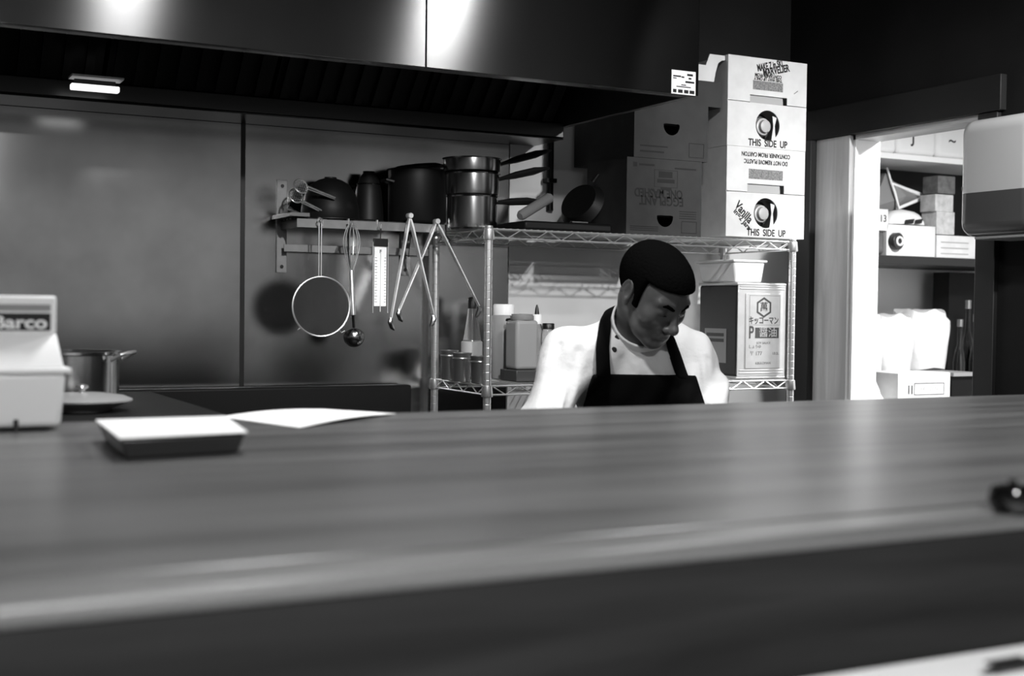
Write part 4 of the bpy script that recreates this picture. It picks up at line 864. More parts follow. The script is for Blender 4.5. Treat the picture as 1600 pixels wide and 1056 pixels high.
# crumpled paper bag, left
pa, pb_ = S(1364, 618, low_y), S(1397, 618, low_y); cxx = (pa.x+pb_.x)/2; hw = (pb_.x-pa.x)/2; zt = S(1380, 593, low_y).z
pbg = thing('crumpled_bag', 'crumpled white paper bag beside the framed-label carton', 'bag', (cxx, low_y+0.1, zl2))
vs = []; fs = []; n = 20; rnd = random.Random(3)
for i in range(7):
    f_ = i/6
    for j in range(n):
        a_ = 2*math.pi*j/n; k = (1-0.75*f_**1.5)*(1+rnd.uniform(-0.14, 0.14)); vs.append((cxx+hw*math.cos(a_)*k, low_y+0.1+0.09*math.sin(a_)*k, zl2+0.001+(zt-zl2)*f_+(rnd.uniform(-0.01,0.01) if i else 0)))
for i in range(6):
    for j in range(n): a_ = i*n+j; b_ = i*n+(j+1) % n; fs.append((a_, b_, b_+n, a_+n))
fs += [tuple(reversed(range(n))), tuple(6*n+j for j in range(n))]
MB().add(vs, fs).build('bag', M_PAPER, pbg)
# dark bottles at right below the shelf
M_BOT = mat('dark_glass', 0.01, 0.08)
blk0, blk1 = S(1482, 500, SFY+0.3), S(1560, 500, SFY+0.3)
bk = MB().box(blk0.x, blk1.x, SFY+0.3, SFY+0.42, zLow+0.001, zA0-0.02).build('black_backboard', M_BLACK, None); tag(bk, 'black board standing behind the dark bottles in the storeroom', 'board')
for i, (px, pyt, yy, r, lab) in enumerate(((1499, 500, SFY+0.06, 0.032, 'dark glass bottle next to the white bagged bins'), (1511, 470, SFY+0.14, 0.034, 'tall dark glass bottle standing behind two others'), (1524, 492, SFY+0.05, 0.033, 'dark glass bottle with a pale strip label beside the door casing'))):
    p = S(px, 560, yy); zt = S(px, pyt, yy).z; h = zt-zLow
    th = thing('dark_bottle', lab, 'bottle', (p.x, yy, zLow), 'dark storeroom bottles')
    MB().lathe([(r*0.9,0.001),(r,0.005),(r,h*0.55),(r*0.75,h*0.66),(r*0.4,h*0.74),(r*0.36,h*0.95),(r*0.45,h*0.96),(r*0.45,h),(0.001,h)], c=(p.x,yy,zLow), n=28).build('glass', M_BOT, th, smooth=True)
    MB().lathe([(r*0.47,h*0.93),(r*0.47,h+0.003),(r*0.3,h+0.004)], c=(p.x,yy,zLow), n=20).build('cap', mat('cap_grey', 0.3, 0.3, 0.8), th, smooth=True)
    if i == 2: MB().lathe([(r*1.01,h*0.12),(r*1.01,h*0.42)], c=(p.x,yy,zLow), n=28).build('label', mat('strip_label', 0.4, 0.6), th, smooth=True)
lsh = thing('side_ledge', 'short pale ledge below the dark bottles in the storeroom', 'shelf', (S(1508, 586, low_y+0.05).x, low_y+0.12, zl2))
a_, b_ = S(1490, 588, low_y+0.03), S(1527, 584, low_y+0.03)
MB().box(a_.x, b_.x+0.02, low_y+0.03, low_y+0.25, a_.z, a_.z+0.018).build('board', MATS['shelf_grey'], lsh); MB().box(a_.x+0.01, b_.x, low_y+0.05, low_y+0.24, zl2+0.001, a_.z).build('block', M_BLACK, lsh)
# things on the upper storeroom shelf
fy = SFY+0.02
th, xa_, xb_, z0, z1 = store_box(1386, 1462, 350, zA, fy, 0.2, 'long white box with a round spout lying on the storeroom shelf')
sp_ = S(1397, 377, fy)
MB().lathe([(0.042,-0.03),(0.044,-0.028),(0.044,0.0)], M=frame((sp_.x,fy,sp_.z), (-0.2,1,0)), n=28).build('spout_collar', mat('spout_dark', 0.03, 0.4), th, smooth=True)
MB().tube(torus_pts((sp_.x+0.008,fy-0.032,sp_.z), 0.02, XA, ZA), 0.006, 8, caps=False).build('spout_ring', M_WHITE, th, smooth=True)
th, xa_, xb_, z0, z1 = store_box(1464, 1545, 367, zA, fy+0.01, 0.2, 'white carton with faint markings at the right of the storeroom shelf')
for k in range(3): MB().box(xa_+0.03, xb_-0.15, fy+0.009, fy+0.0105, z0+0.02+0.03*k, z0+0.026+0.03*k).build('print', MATS['pale_ink'], th)
a_, b_ = S(1355, 360, fy), S(1386, 360, fy); r = (b_.x-a_.x)/2
cn = thing('steel_canister', 'grey steel canister lying under the numbered white box', 'canister', ((a_.x+b_.x)/2, fy+0.1, zA))
hcn = S(1370, 360, fy).z-zA; MB().box(a_.x, b_.x-0.004, fy+0.0, fy+0.2, zA+0.0005, zA+hcn).build('body', mat('canister', 0.16, 0.4, 0.5), cn, bevel=0.03, seg=5)
nb = thing('numbered_box', 'white box numbered 13 standing on the grey canister', 'box', ((a_.x+b_.x)/2, fy+0.1, zA+hcn))
zt = S(1370, 326, fy).z; MB().box(a_.x, b_.x+0.006, fy, fy+0.18, zA+hcn+0.0005, zt).build('body', M_CARTONW, nb, bevel=0.002)
text('13', 0.05, M_INK, nb, (S(1384, 342, fy).x-0.018, fy-0.0005, S(1384, 342, fy).z), XA, ZA, bold=0.0008)
# bread bag mound
xa_, xb_ = S(1388, 345, fy+0.04).x, S(1452, 345, fy+0.04).x; zt = S(1420, 325, fy).z; zb_ = S(1420, 350, fy).z
mb_ = thing('flour_bag', 'slumped white plastic bag lying on the long white box', 'bag', ((xa_+xb_)/2, fy+0.1, zb_))
vs = []; fs = []; n = 28
for i in range(8):
    f_ = i/7; k = math.sqrt(max(0, 1-f_**2.2))
    for j in range(n):
        a_ = 2*math.pi*j/n; wv = 1+0.05*math.sin(5*a_+3*f_)+0.03*math.sin(11*a_)
        vs.append(((xa_+xb_)/2+(xb_-xa_)/2*math.cos(a_)*max(0.05,k)*wv, fy+0.1+0.09*math.sin(a_)*max(0.05,k)*wv, zb_+0.001+(zt-zb_)*f_))
for i in range(7):
    for j in range(n): a_ = i*n+j; b_ = i*n+(j+1) % n; fs.append((a_, b_, b_+n, a_+n))
fs += [tuple(reversed(range(n))), tuple(7*n+j for j in range(n))]
MB().add(vs, fs).build('bag', M_BAG, mb_, smooth=True, angle=80)
for k, (px, w_) in enumerate(((1423, 0.03), (1437, 0.025))): MB().obox((S(px, 346, fy).x, fy+0.008, S(px, 346, fy).z), (w_,0,0.004), (0,0.002,0), (0.004,0,0.012)).build('print', M_INK, mb_)
# pointed paper bag on top
yy = fy+0.2
pc_ = [(1362,325),(1384,270),(1392,282),(1440,303),(1436,312),(1405,325),(1392,331)]
pp = [S(a, b, yy) for a, b in pc_]; cen = sum(pp, Vector())/len(pp)
pbb = thing('paper_bag', 'grey paper bag with a pointed folded mouth on the storeroom shelf', 'bag', (cen.x, yy+0.06, zb_))
n = len(pp); vs = [(p.x, p.y, p.z) for p in pp]+[(cen.x+(p.x-cen.x)*1.02, p.y+0.14, p.z) for p in pp]+[(cen.x+0.02, yy-0.05, cen.z)]
fs = [(i, (i+1) % n, 2*n) for i in range(n)]+[tuple(n+i for i in range(n))]+[(i, (i+1) % n, (i+1) % n+n, i+n) for i in range(n)]
MB().add(vs, fs).build('bag', mat('grey_paper', 0.22, 0.8), pbb)
f0, f1 = S(1392, 283, yy-0.03), S(1405, 326, yy-0.05)
MB().tube([S(1386, 262, yy-0.01), f0, S(1398, 300, yy-0.045), f1], [0.006,0.005,0.007,0.005], 8).build('fold', M_PAPER, pbb, smooth=True)
MB().tube([S(1392, 286, yy-0.03), S(1438, 304, yy-0.02), S(1438, 311, yy-0.02), S(1402, 326, yy-0.04)], [0.006,0.012,0.01,0.008], 8).build('mouth_edge', M_PAPER, pbb, smooth=True)
# tins and boxes at right under the top shelf
for px0, px1, pyt, pyb, lab in ((1462, 1490, 303, 330, 'pale labelled jar carton stacked beside the paper bag'), (1464, 1492, 330, 366, 'pale carton under the jar carton on the storeroom shelf'), (1466, 1493, 274, 302, 'dim carton topmost of the small stack on the storeroom shelf')):
    z0 = S(px0, pyb, fy+0.03).z; mm = mat('dim_carton', 0.12, 0.7, noise=0.4, nscale=(25,25,25)) if pyt == 274 else mat('pale_carton', 0.5, 0.7, noise=0.25, nscale=(25,25,25))
    th, *_ = store_box(px0, px1, pyt, z0, fy+0.03, 0.11, lab, mm, 'small_carton')
dkb = MB().box(S(1366,300,SFY+0.25).x-0.3, S(1500,300,SFY+0.25).x+0.3, SFY+0.38, SFY+0.44, zA+0.001, zU-0.001).build('black_divider', M_BLACK, None); tag(dkb, 'black board at the back of the upper storeroom shelf', 'board')
# white sacks on the top shelf
for px0, px1, pyt, lab, mk in ((1352, 1402, 205, 'white sack at the left on the top storeroom shelf', None), (1402, 1464, 196, 'white sack marked with a letter on the top storeroom shelf', 'J'), (1464, 1530, 190, 'white sack with a dark smudge beside the towel dispenser', '~')):
    y = SFY+0.03; a_, b_ = S(px0, 240, y).x, S(px1, 240, y).x; z0 = zU+0.031; z1 = S(px0, pyt-25, y).z
    th = thing('white_sack', lab, 'sack', ((a_+b_)/2, y+0.12, z0), 'sacks on the top shelf')
    MB().box(a_, b_, y, y+0.25, z0, z1).build('bag', M_BAG, th, bevel=0.03, seg=5)
    if mk: text(mk, 0.09, M_INK, th, (S(1427 if mk == 'J' else 1488, 216, y).x, y-0.001, S(1427, 214, y).z), XA, ZA, bold=0.001)

# ------------------------------------------------------------------ lamps
def ceiling_lamp(x, y, z, r, power, label, spread=180):
    th = thing('ceiling_lamp', label, 'lamp', (x, y, z), 'round ceiling lamps')
    MB().lathe([(0.02,CEIL-z),(0.022,0.07),(r+0.012,0.05),(r+0.014,0.0),(r+0.004,0.0),(r+0.002,0.03),(0.001,0.04)], c=(x,y,z), n=32).build('housing', M_DARKMETAL, th, smooth=True)
    MB().lathe([(0.001,0.02),(r,0.02),(r,0.024),(0.001,0.024)], c=(x,y,z), n=32).build('diffuser', M_LAMP, th)
    l = area_light('lamp_light', (x, y, z+0.012), (x, y, 0), r*2, r*2, power, None, 'DISK', spread); l.parent = th; l.matrix_parent_inverse = th.matrix_world.inverted()
    return th
ceiling_lamp(0.75, 2.2, 2.62, 0.09, KITCHEN_LAMP_W, 'round ceiling lamp over the left of the kitchen aisle')
ceiling_lamp(1.82, 2.2, 2.62, 0.09, KITCHEN_LAMP_W, 'round ceiling lamp over the cook')
ceiling_lamp(4.35, 3.0, 2.6, 0.2, STORE_LAMP_W, 'round ceiling lamp in the storeroom')
ceiling_lamp(0.2, -0.6, 2.5, 0.15, FRONT_FILL_W, 'added ceiling lamp over the dining side for front light')  # added lamp behind the camera, lights surfaces facing the bar
for so, ta, pw, sp_, lab in (((3.0,1.1,2.6), (2.95,3.62,1.85), CARTON_FILL_W, 50, 'added fill spotlight brightening the carton corner'), ((0.9,1.0,2.5), (1.5,3.86,1.58), RACK_FILL_W, 34, 'added fill spotlight brightening the pot rack')):  # added fill spotlights out of view, brightening cartons and rack
    so, ta = Vector(so), Vector(ta); sd_ = (ta-so).normalized(); tk = thing('fill_spotlight', lab, 'spotlight', (so.x, so.y, CEIL), 'added fill spotlights')
    MB().lathe([(0.03,-0.12),(0.045,-0.1),(0.05,0.0),(0.046,0.0),(0.04,-0.09),(0.001,-0.1)], M=frame(so-sd_*0.01, sd_), n=24).build('head', M_DARKMETAL, tk, smooth=True)
    MB().tube([(so.x,so.y,CEIL), so-sd_*0.11], 0.008, 10).build('stem', M_DARKMETAL, tk, smooth=True)
    l = area_light('fill_light', so-sd_*0.03, ta, 0.07, 0.07, pw, None, 'DISK', sp_); l.parent = tk; l.matrix_parent_inverse = tk.matrix_world.inverted()

# ------------------------------------------------------------------ the cook, grown from signed distance fields
f32 = np.float32
def surface_nets(f, xs, ys, zs):
    s = f < 0; nx, ny, nz = f.shape
    cnt = np.zeros((nx-1, ny-1, nz-1), np.int8)
    for a in (0, 1):
        for b in (0, 1):
            for c in (0, 1): cnt += s[a:nx-1+a, b:ny-1+b, c:nz-1+c]
    I, J, K = np.nonzero((cnt > 0) & (cnt < 8)); n = len(I)
    idx = np.full((nx-1, ny-1, nz-1), -1, np.int32); idx[I, J, K] = np.arange(n)
    acc = np.zeros((n, 3)); num = np.zeros(n)
    co = [(a, b, c) for a in (0,1) for b in (0,1) for c in (0,1)]
    for p in co:
        for ax in range(3):
            if p[ax] == 1: continue
            q = list(p); q[ax] = 1
            fa = f[I+p[0], J+p[1], K+p[2]].astype(float); fb = f[I+q[0], J+q[1], K+q[2]].astype(float)
            msk = (fa < 0) != (fb < 0); t = np.where(msk, fa/np.where(msk, fa-fb, 1), 0)
            pa = np.stack([xs[I+p[0]], ys[J+p[1]], zs[K+p[2]]], 1); pb = np.stack([xs[I+q[0]], ys[J+q[1]], zs[K+q[2]]], 1)
            acc += np.where(msk[:, None], pa+(pb-pa)*t[:, None], 0); num += msk
    V = acc/num[:, None]; quads = []
    for ax in range(3):
        sl0 = [slice(1, -1)]*3; sl0[ax] = slice(0, -1); sl1 = [slice(1, -1)]*3; sl1[ax] = slice(1, None)
        A = s[tuple(sl0)]; B = s[tuple(sl1)]; i, j, k = np.nonzero(A != B); flip = A[i, j, k]
        off = [1, 1, 1]; off[ax] = 0; i, j, k = i+off[0], j+off[1], k+off[2]
        u, v = [(1,2),(2,0),(0,1)][ax]; g = [i, j, k]
        def at_(du, dv):
            h = [x.copy() for x in g]; h[u] -= du; h[v] -= dv; return idx[h[0], h[1], h[2]]
        q = np.stack([at_(1,1), at_(0,1), at_(0,0), at_(1,0)], 1); q[~flip] = q[~flip][:, ::-1]; quads.append(q)
    return V, np.concatenate(quads)
def smin(a, b, k): 
    h = np.clip(0.5+0.5*(b-a)/k, 0, 1); return b+(a-b)*h-k*h*(1-h)
def smax(a, b, k): return -smin(-a, -b, k)
class G:
    def __init__(s, xs, ys, zs):
        s.xs, s.ys, s.zs = [np.asarray(v, f32) for v in (xs, ys, zs)]
        s.X, s.Y, s.Z = s.xs[:, None, None], s.ys[None, :, None], s.zs[None, None, :]
    def sph(s, c, r): return np.sqrt((s.X-c[0])**2+(s.Y-c[1])**2+(s.Z-c[2])**2)-f32(r)
    def ell(s, c, r, R=None):
        p = s.loc(c, R); q = [p[i]/f32(r[i]) for i in range(3)]; k0 = np.sqrt(q[0]**2+q[1]**2+q[2]**2); q2 = [p[i]/f32(r[i])**2 for i in range(3)]
        k1 = np.sqrt(q2[0]**2+q2[1]**2+q2[2]**2)+1e-9; return k0*(k0-1)/k1
    def loc(s, c, R=None):
        x, y, z = s.X-f32(c[0]), s.Y-f32(c[1]), s.Z-f32(c[2])
        if R is None: return x, y, z
        return [x*f32(R[0][i])+y*f32(R[1][i])+z*f32(R[2][i]) for i in range(3)]   # columns of R are local axes
    def cap(s, a, b, ra, rb=None):
        rb = ra if rb is None else rb; a = np.asarray(a, f32); b = np.asarray(b, f32); d = b-a; L2 = float(d@d)
        h = np.clip(((s.X-a[0])*d[0]+(s.Y-a[1])*d[1]+(s.Z-a[2])*d[2])/f32(L2), 0, 1)
        return np.sqrt((s.X-a[0]-d[0]*h)**2+(s.Y-a[1]-d[1]*h)**2+(s.Z-a[2]-d[2]*h)**2)-(f32(ra)+f32(rb-ra)*h)
    def box(s, c, h, R=None, r=0.0):
        p = s.loc(c, R); q = [np.abs(p[i])-f32(h[i]-r) for i in range(3)]
        return np.sqrt(sum(np.maximum(v, 0)**2 for v in q))+np.minimum(np.maximum(np.maximum(q[0], q[1]), q[2]), 0)-f32(r)
def spans(*segs):
    out = []
    for a, b, st in segs: out += list(np.arange(a, b-1e-6, st))
    return np.array(out+[segs[-1][1]])
CD = 3.35; CPX = 1010
cdir = ray(CPX, 482.5); cdir = cdir/cdir.dot(FW); cpos = EYE+cdir*CD
ly = Vector((cdir.x, cdir.y, 0)).normalized(); lxv = Vector((ly.y, -ly.x, 0))
CM = Matrix(((lxv.x, ly.x, 0, cpos.x), (lxv.y, ly.y, 0, cpos.y), (0, 0, 1, 0), (0, 0, 0, 1)))
KP = CD/2000*1.0
def cx(px): return (px-CPX)*KP*0.995
def czz(py): return EYE.z+(482.5-py)*KP
def CP(px, py, y): return np.array((cx(px)*(1+y/CD), y, EYE.z+(482.5-py)*KP*(1+y/CD)))
def person_mesh(name, f, g, material, parent=None, smooth_it=2):
    V, Q = surface_nets(f, g.xs, g.ys, g.zs)
    me = bpy.data.meshes.new(name); me.from_pydata(V.tolist(), [], Q.tolist()); me.update(); me.transform(CM); me.materials.append(material); me.shade_smooth()
    o = bpy.data.objects.new(name, me); COL.objects.link(o)
    if smooth_it:
        md = o.modifiers.new('smooth', 'SMOOTH'); md.factor = 0.5; md.iterations = smooth_it
    if parent is not None: o.parent = parent; o.matrix_parent_inverse = parent.matrix_world.inverted()
    return o
# head frame (columns: chef's left, forward, up) in cook space; -y looks at the camera
TH_, PH_, RO_ = math.radians(43), math.radians(36), math.radians(0)
hf = np.array((math.sin(TH_)*math.cos(PH_), -math.cos(TH_)*math.cos(PH_), -math.sin(PH_))); hl = np.array((math.cos(TH_), math.sin(TH_), 0)); hu = np.cross(hf, hl)
HR = np.stack([hl, hf, hu], 1)
EAR = CP(985, 457, -0.15); HC = EAR+hl*0.073
def hp(x, y, z): return HC+HR@np.array((x, y, z))
BT = math.radians(22)      # torso turned to image right
bl = np.array((math.cos(BT), math.sin(BT), 0)); bf = np.array((math.sin(BT), -math.cos(BT), 0)); BR = np.stack([bl, bf, np.array((0,0,1.0))], 1)
NK = CP(993, 520, 0.02)                     # base of the neck
SH_R = CP(895, 556, -0.055); SH_L = CP(1075, 558, 0.085)
EL_R = CP(850, 668, -0.17); EL_L = CP(1116, 664, -0.06)
HD_R = np.array((-0.05, -0.42, 0.945)); HD_L = np.array((0.14, -0.36, 0.945))
WR_R = HD_R+np.array((-0.06, 0.07, 0.03)); WR_L = HD_L+np.array((0.02, 0.08, 0.03))
CC = CP(1001, 509, -0.005); CN = np.array((0.2,-0.84,0.5)); CN /= np.linalg.norm(CN)   # collar ring
CH = CP(995, 590, 0.08); BE = CP(995, 680, 0.14); PE = np.array((-0.02, 0.24, 0.90))
# ---- skin: head, neck, trunk core, arms, hands, legs as one surface
g = G(spans((-0.42,-0.16,0.012),(-0.16,0.16,0.0032),(0.16,0.36,0.009)), spans((-0.56,-0.32,0.0055),(-0.32,0.04,0.0032),(0.04,0.42,0.014)), spans((0.0,0.86,0.03),(0.86,1.0,0.006),(1.0,1.24,0.015),(1.24,1.60,0.0032)))
def H_ell(g, c, r): return g.ell(hp(*c), r, HR)
def H_sph(g, c, r): return g.sph(hp(*c), r)
def H_cap(g, a, b, ra, rb=None): return g.cap(hp(*a), hp(*b), ra, rb)
def head(g, detail=True):
    d = H_ell(g, (0,-0.012,0.036), (0.074,0.095,0.077))
    d = smin(d, H_ell(g, (0,0.04,0.0), (0.062,0.058,0.083)), 0.03)
    d = smin(d, H_ell(g, (0,0.042,-0.068), (0.052,0.048,0.045)), 0.035)
    d = smin(d, H_ell(g, (0,0.078,-0.097), (0.024,0.018,0.018)), 0.025)
    if detail:
        for sx in (-1, 1):
            d = smin(d, H_sph(g, (sx*0.043,0.062,-0.022), 0.026), 0.02)
            d = smin(d, H_cap(g, (sx*0.012,0.094,0.024), (sx*0.046,0.080,0.026), 0.009, 0.008), 0.014)
            d = smax(d, -H_sph(g, (sx*0.031,0.107,0.004), 0.016), 0.016)
            d = smin(d, H_ell(g, (sx*0.032,0.083,0.003), (0.0155,0.0125,0.012)), 0.006)
            d = smin(d, H_sph(g, (sx*0.013,0.108,-0.036), 0.0085), 0.006)
        d = smin(d, H_cap(g, (0,0.096,0.016), (0,0.118,-0.026), 0.008, 0.011), 0.012)
        d = smin(d, H_sph(g, (0,0.1205,-0.030), 0.0125), 0.007)
        d = smin(d, H_ell(g, (0,0.092,-0.062), (0.024,0.013,0.015)), 0.012)
        d = smin(d, H_cap(g, (-0.018,0.094,-0.058), (0.018,0.094,-0.058), 0.0055), 0.005)
        d = smin(d, H_cap(g, (-0.016,0.093,-0.069), (0.016,0.093,-0.069), 0.006), 0.005)
        d = smax(d, -H_cap(g, (-0.022,0.104,-0.0635), (0.022,0.104,-0.0635), 0.0042), 0.004)
        for sx in (-1, 1):
            e_ = H_ell(g, (sx*0.077,-0.006,0.0), (0.008,0.019,0.031)); e_ = smin(e_, H_ell(g, (sx*0.078,0.002,-0.026), (0.007,0.009,0.011)), 0.006)
            e_ = smax(e_, -H_ell(g, (sx*0.086,0.001,0.003), (0.010,0.0115,0.020)), 0.003)
            for q0 in range(9):
                a0, a1 = math.radians(-50+28*q0), math.radians(-50+28*(q0+1))
                e_ = np.minimum(e_, H_cap(g, (sx*0.083,-0.006+0.0175*math.cos(a0),0.002+0.029*math.sin(a0)), (sx*0.083,-0.006+0.0175*math.cos(a1),0.002+0.029*math.sin(a1)), 0.0038))
            d = smin(d, e_, 0.004)
    return d
def hand(g, wrist, c, side, fdir):
    fdir = np.array(fdir, float); fdir /= np.linalg.norm(fdir); lat = np.cross(fdir, (0,0,1)); lat /= np.linalg.norm(lat)
    d = smin(g.cap(wrist, c, 0.026, 0.026), g.ell(c+fdir*0.02, (0.042,0.05,0.017), np.stack([lat, fdir, np.cross(lat, fdir)], 1)), 0.02)
    for k, (o_, L) in enumerate(((-0.03,0.07),(-0.010,0.08),(0.011,0.075),(0.031,0.058))):
        b_ = c+fdir*0.055+lat*o_*side; k1 = b_+fdir*L*0.45+np.array((0,0,0.012)); k2 = k1+fdir*L*0.35+np.array((0,0,-0.014)); k3 = k2+fdir*L*0.15+np.array((0,0,-0.014))
        d = smin(d, np.minimum(np.minimum(g.cap(b_, k1, 0.0095, 0.009), g.cap(k1, k2, 0.009, 0.008)), g.cap(k2, k3, 0.008, 0.007)), 0.006)
    b_ = c-lat*0.03*side; k1 = b_-lat*0.03*side+fdir*0.03; k2 = k1+fdir*0.035+lat*0.008*side
    return smin(d, np.minimum(g.cap(b_, k1, 0.013, 0.011), g.cap(k1, k2, 0.011, 0.008)), 0.012)
d = head(g)
d = smin(d, g.cap(hp(0,-0.03,-0.04), CC-CN*0.03, 0.055, 0.06), 0.025)
d = smin(d, g.ell(CH, (0.14,0.09,0.16), BR), 0.05)
d = smin(d, g.cap(CH, PE, 0.10, 0.11), 0.05)
d = smin(d, g.cap(NK+np.array((0,0.02,-0.03)), SH_R, 0.045, 0.045), 0.04); d = smin(d, g.cap(NK+np.array((0,0.02,-0.03)), SH_L, 0.045, 0.045), 0.04)
for s_, e_, w_, h_, sd in ((SH_R, EL_R, WR_R, HD_R, 1), (SH_L, EL_L, WR_L, HD_L, -1)):
    d = smin(d, g.cap(s_, e_, 0.045, 0.038), 0.02); d = smin(d, g.cap(e_, w_, 0.038, 0.024), 0.015)
    d = smin(d, hand(g, w_, h_, sd, (0.25*sd, -1, 0)), 0.01)
for sg in (-1, 1):
    hip = PE+bl*sg*0.09; kn_ = np.array((hip[0]+0.01*sg, 0.14, 0.48)); an = np.array((hip[0]+0.02*sg, 0.2, 0.09))
    d = smin(d, g.cap(hip, kn_, 0.08, 0.055), 0.03); d = smin(d, g.cap(kn_, an, 0.052, 0.036), 0.02); d = smin(d, g.cap(an+np.array((0,0,-0.04)), an+np.array((0.03*sg,-0.14,-0.055)), 0.035, 0.03), 0.02)
skin = mat('skin', 0.10, 0.4, noise=0.12, nscale=(40,40,40))
cook = person_mesh('person', d, g, skin, None, 1)
tag(cook, 'cook in a white jacket and black apron bowing his head over his work', 'person')
# ---- hair, eyebrows
g = G(np.arange(-0.16, 0.20, 0.0032), np.arange(-0.33, 0.06, 0.0032), np.arange(1.34, 1.62, 0.0032))
hd0 = head(g, False)
X, Y, Z = g.loc(HC, HR)
nz_ = 0.0008*np.sin(X*700+Y*190+2*np.sin(Z*160))*np.sin(Z*640-Y*500+2*np.sin(X*150))
shell = hd0-0.010-nz_-0.006*np.clip(Z/0.1, 0, 1)
line = np.where(np.abs(X) < 0.055, 0, 0)
front = 0.082+0*Y                                        # hairline on the forehead
reg = smax(-(Z-(0.052+0.0*Y)), -(0.02-Y)*1.0, 0.02)      # keep where high or behind
keep_top = 0.062-Z-0.10*np.clip(np.abs(X)-0.03, 0, 1)    # <0 above hairline
keep_back = smax(Y+0.018+0.35*np.clip(-Z, 0, 1)*0, -(Z+0.055), 0.01)   # behind the ears, down to the nape
keep_side = smax(smax(Y-0.034, -(Z+0.026), 0.006), -(np.abs(X)-0.05), 0.01)  # sideburn block in front of ear
reg = np.minimum(np.minimum(keep_top, keep_back), keep_side)
earhole = g.ell(hp(-0.08,-0.004,-0.004), (0.03,0.021,0.034), HR); earhole2 = g.ell(hp(0.08,-0.004,-0.004), (0.03,0.021,0.034), HR)
hr = smax(smax(shell, reg, 0.008), -np.minimum(earhole, earhole2), 0.006)
person_mesh('hair', hr, g, mat('hair_black', 0.003, 0.9, spec=0.0, bump=0.25, bscale=150), cook, 1)
full = head(g)
for sx in (-1, 1):
    br = smax(np.abs(full-0.001)-0.0025, np.minimum(H_cap(g, (sx*0.013,0.10,0.019), (sx*0.034,0.096,0.026), 0.0055, 0.006), H_cap(g, (sx*0.034,0.096,0.026), (sx*0.052,0.078,0.020), 0.006, 0.003)), 0.002)
    person_mesh('eyebrow', br, g, MATS['hair_black'], cook, 1)
    la_ = smax(np.abs(full-0.0005)-0.0018, H_cap(g, (sx*0.020,0.094,-0.005), (sx*0.045,0.086,-0.003), 0.0028, 0.0028), 0.001)
    person_mesh('eyelash', la_, g, MATS['hair_black'], cook, 1)
# ---- jacket
g = G(np.arange(-0.42, 0.36, 0.006), np.arange(-0.50, 0.42, 0.0075), np.arange(0.80, 1.48, 0.006))
def jacket(g, wr=True):
    d = g.ell(CH, (0.178,0.112,0.17), BR)
    d = smin(d, g.cap(CH, BE, 0.135, 0.14), 0.06); d = smin(d, g.cap(BE, PE, 0.145, 0.155), 0.05)
    up = NK+np.array((0,0.035,-0.035))
    d = smin(d, g.cap(up, SH_R, 0.062, 0.068), 0.06); d = smin(d, g.cap(up, SH_L, 0.062, 0.068), 0.06)
    d = smin(d, g.cap(NK+np.array((0,0.06,-0.02)), CH+np.array((0,0.05,0)), 0.08, 0.1), 0.05)
    for s_, e_, w_ in ((SH_R, EL_R, WR_R), (SH_L, EL_L, WR_L)):
        a = smin(g.cap(s_, e_, 0.071, 0.062), g.cap(e_, w_+(e_-w_)*0.25, 0.062, 0.048), 0.02)
        if wr:
            ax_ = (e_-s_)/np.linalg.norm(e_-s_); t = (g.X-f32(s_[0]))*f32(ax_[0])+(g.Y-f32(s_[1]))*f32(ax_[1])+(g.Z-f32(s_[2]))*f32(ax_[2])
            a = a+0.008*np.sin(t*62+(g.X+g.Y)*45)*np.clip(t*8, 0, 1)+0.003*np.sin(g.X*95+t*22+g.Y*30)
        d = smin(d, a, 0.035)
    if wr: d = d+0.003*np.sin(g.X*38+g.Z*26+np.sin(g.Z*17)*2)+0.0022*np.sin(g.X*70-g.Z*44+g.Y*30)
    return d
def surf_y(px, py):
    for yy in np.arange(-0.34, 0.12, 0.004):
        p = CP(px, py, yy)
        if jacket(G([p[0]], [p[1]], [p[2]]))[0,0,0] < 0: return yy
    return 0.0
jd = jacket(g)
for pa_, pb_, r_ in (((905,548),(888,645),0.011),((872,540),(852,640),0.010),((930,600),(905,650),0.012),((890,580),(868,650),0.008),((1108,558),(1122,640),0.010),((1090,560),(1098,640),0.009),((1000,560),(1030,580),0.006),((975,560),(990,582),0.005)):
    A_, B_ = CP(*pa_, surf_y(*pa_)-0.003), CP(*pb_, surf_y(*pb_)-0.003)
    jd = smax(jd, -g.cap(A_, B_, r_*0.7, r_), 0.014)
neck_hole = g.cap(CC-CN*0.01, CC+CN*0.2, 0.069, 0.069)
jk = smax(jd, -neck_hole, 0.008)
jk = smax(jk, 0.84-g.Z, 0.01)
cloth = mat('jacket_white', 0.74, 0.85, bump=0.25, bscale=45)
person_mesh('jacket', jk, g, cloth, cook, 1)
